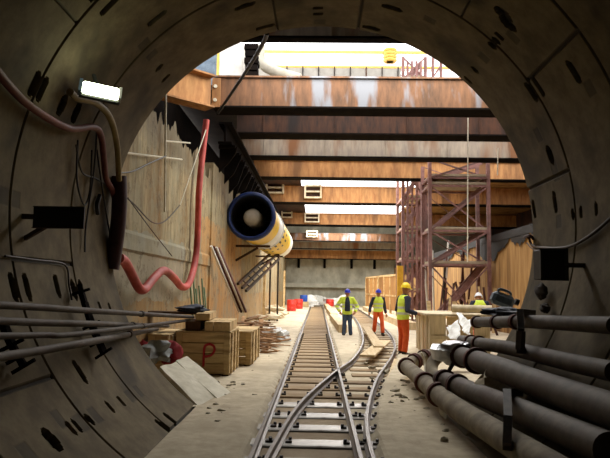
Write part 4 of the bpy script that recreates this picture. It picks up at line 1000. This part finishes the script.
# hoses and cables on the left
hose('dark_red_hose', [C(-25, 40, .06), C(0, 75, .06), C(30, 106, .07), C(68, 128, .07), C(93, 127, .08), C(101, 136, .08), C(104, 160, .08), C(106, 178, .07), C(112, 190, .06), C(115, 200, .06)], .04, m_redbrown, 'rust red hose sagging from the upper left edge past the lamp', 'hose')
hose('yellow_brown_hose', [C(70, 92, .06), C(78, 98, .06), C(96, 103, .08), C(110, 118, .1), C(117, 145, .12), C(119, 180, .13)], .04, m_brownhose, 'yellowish brown hose arching down from the lamp', 'hose')
hose('hose_sleeve', [P(119, 176, 8.2), P(119.5, 200, 8.25), P(118, 225, 8.3), P(114, 255, 8.35), P(111.5, 269, 8.35)], .105, m_darkhose, 'thick dark purple hose sleeve hanging at the left tunnel lip', 'hose', sides=16)
hp = [PX(119, 258, -2.92), PX(125, 262, -2.95), PX(132, 275, -2.97), PX(139, 288, -2.97), PX(145, 289, -2.97), PX(154, 278, -2.97), PX(164, 270.5, -2.97), PX(174, 278, -2.97), PX(182, 287, -2.97), PX(189, 283, -2.97), PX(195, 262, -2.97), PX(197.5, 235, -2.97), PX(199, 190, -2.97), PX(203, 150, -2.95), PX(206.5, 120, -2.9)]
hose('red_hose', hp, .078, m_redhose, 'bright red hose waving along the left wall then rising', 'hose', sides=16)
for i, pts in enumerate((((78, 140), (77, 180), (84, 205), (90, 190), (92, 150)), ((97, 130), (94, 170), (86, 225), (85, 252)), ((100, 195), (97, 205), (98, 214)), ((97, 150), (104, 200), (110, 235)), ((76, 145), (82, 172), (95, 178), (108, 186)), ((106, 172), (130, 172), (150, 163), (166, 156)))):
    if i < 5: pp = [C(x, y, .04) for x, y in pts]
    else: pp = [P(x, y, 8.5+k*.85) for k, (x, y) in enumerate(pts)]
    hose('thin_cable', pp, .012 if i != 2 else .03, m_black, ['black cable loop hanging left of the dark hose sleeve', 'long thin cable dangling below the rust red hose', 'short black connector dangling by the hose sleeve', 'thin cable slanting behind the hose sleeve', 'thin cable crossing toward the hose sleeve', 'black cable sagging from the sleeve toward the left wall'][i], 'cable', sides=6)
hose('wall_conduit', [C(5, 256, .02), C(35, 260, .02), C(65, 265, .02), C(69, 285, .02), C(72, 300, .02)], .012, m_iron, 'thin dark conduit bent along the left lining', 'conduit')
# pale strings and rods by the left wall
for i, (a, b, r, lab) in enumerate(((P(166, 88, 11.6), P(164.5, 212, 11.6), .02, 'pale upright rod in front of the left wall'), (P(143, 115, 10.6), P(138, 195, 10.6), .012, 'thin pale string hanging nearest the hose sleeve'), (P(118, 152, 9.0), PX(182, 159.5, -3.04), .018, 'pale cord stretched level across the left wall'), (PX(206, 130, -2.85), PX(180, 205, -3.0), .013, 'pale slanted string beside the red hose'), (P(165, 141, 11.6), P(190, 143, 13.2), .018, 'short pale rod crossing the upright rod'))):
    tag(obj('thin_rod' if 'rod' in lab else 'string', MB().tube([a, b], r, 6), m_string), lab, 'rod' if 'rod' in lab else 'string')
hose('sagging_wire', [PX(118, 190, -2.95), PX(135, 205, -2.98), PX(152, 222, -2.98), PX(165, 221, -2.98), PX(180, 205, -2.98)], .012, m_iron, 'thin dark wire sagging across the left wall', 'wire', sides=6)
hose('sagging_wire', [PX(128, 198, -2.95), PX(150, 228, -2.98), PX(172, 256, -2.98)], .01, m_iron, 'thin dark wire slanting down the left wall', 'wire', sides=6)
hose('black_cable', [P(267, 33, 9.6), P(262, 45, 10.5), P(243, 76, 13.5), P(218, 113, 16.2)], .04, m_black, 'thick black cable stretched from the tunnel crown to the painted girder', 'cable')
# right lining cable
hose('wall_cable', [P(529, 238, 8.45), C(533, 246, .02), C(548, 248, .03), C(568, 247, .03), C(588, 237, .03), C(610, 219, .03), C(640, 190, .03)], .018, m_iron, 'dark cable running along the right lining above the black box', 'cable')
hose('wall_cable', [C(527, 243, .02), C(533, 249, .02), C(543, 251, .02), C(556, 249, .05)], .01, m_iron, 'thin cable looping from the lip to the black box', 'cable')
tag(obj('anchor_hook', MB().tube(smooth_path([C(524, 238, .0), C(527, 236, .08), C(531, 236, .08), C(533, 239, .0)], 4), .02, 8).ball(C(529, 237, .06), .03), m_rustred, smooth=True), 'small rusty hook on the right tunnel lip', 'hook')
for i, (x, y, sx) in enumerate(((541, 291, .16), (545, 308, .1))):
    q = C(x, y, .03); tag(obj('mud_patch', lump(MB(), C(x, y, .09), (.05, sx, sx*.6), 61+i, .5), m_dark, smooth=True), ['dark mud clump stuck on the lining below the black box', 'smaller dark clump on the lining just above the topmost pipe'][i], 'mud')
# strings hanging in front of the girders
for i, (x, y0, y1, Y) in enumerate(((468, 118, 262, 18.5), (498, 148, 175, 18.5))):
    tag(obj('string', MB().tube([P(x, y0, Y), P(x-.5, y1, Y)], .018, 6), m_string), ['long white string hanging in front of the broad scaffold tower', 'short string hanging near the right tunnel edge'][i], 'string')

# ------------------------------------------------------------------ light
w = bpy.data.worlds.new('overcast'); S.world = w; w.use_nodes = True
bg = w.node_tree.nodes['Background']; bg.inputs[0].default_value = (1.0, .97, 1.0, 1); bg.inputs[1].default_value = 3.2
def area(name, loc, rot, sx, sy, power, col):
    l = bpy.data.lights.new(name, 'AREA'); l.shape = 'RECTANGLE'; l.size = sx; l.size_y = sy; l.energy = power; l.color = col
    o = bpy.data.objects.new(name, l); COL.objects.link(o); o.location = loc; o.rotation_euler = rot; return o
area('box_fill_near', (1.5, 15.6, 8.5), (0, 0, 0), 7, 2.0, 620, (1, .97, .9))  # added fill lamp over the near box, no visible source
area('box_fill_middle', (2, 31, 8.2), (0, 0, 0), 7, 4.5, 1300, (1, .97, .9))  # added fill lamp between the girders
area('box_fill_far', (2.5, 42, 7.4), (0, 0, 0), 7, 9, 1500, (1, .97, .9))  # added fill lamp for the far half of the box
area('end_fill', (2, 50.5, 6.5), (math.radians(35), 0, 0), 6, 1.0, 420, (1, .97, .9))  # added fill to brighten the end wall, no real lamp there
pl = bpy.data.lights.new('lamp_glow', 'POINT'); pl.energy = 2; pl.color = (.95, 1, .8); pl.shadow_soft_size = .1; po = bpy.data.objects.new('lamp_glow', pl); COL.objects.link(po); po.location = mid+nr*.15
S.view_settings.view_transform = 'Standard'; S.view_settings.look = 'None'; S.view_settings.exposure = 0.2; S.view_settings.gamma = 1.08
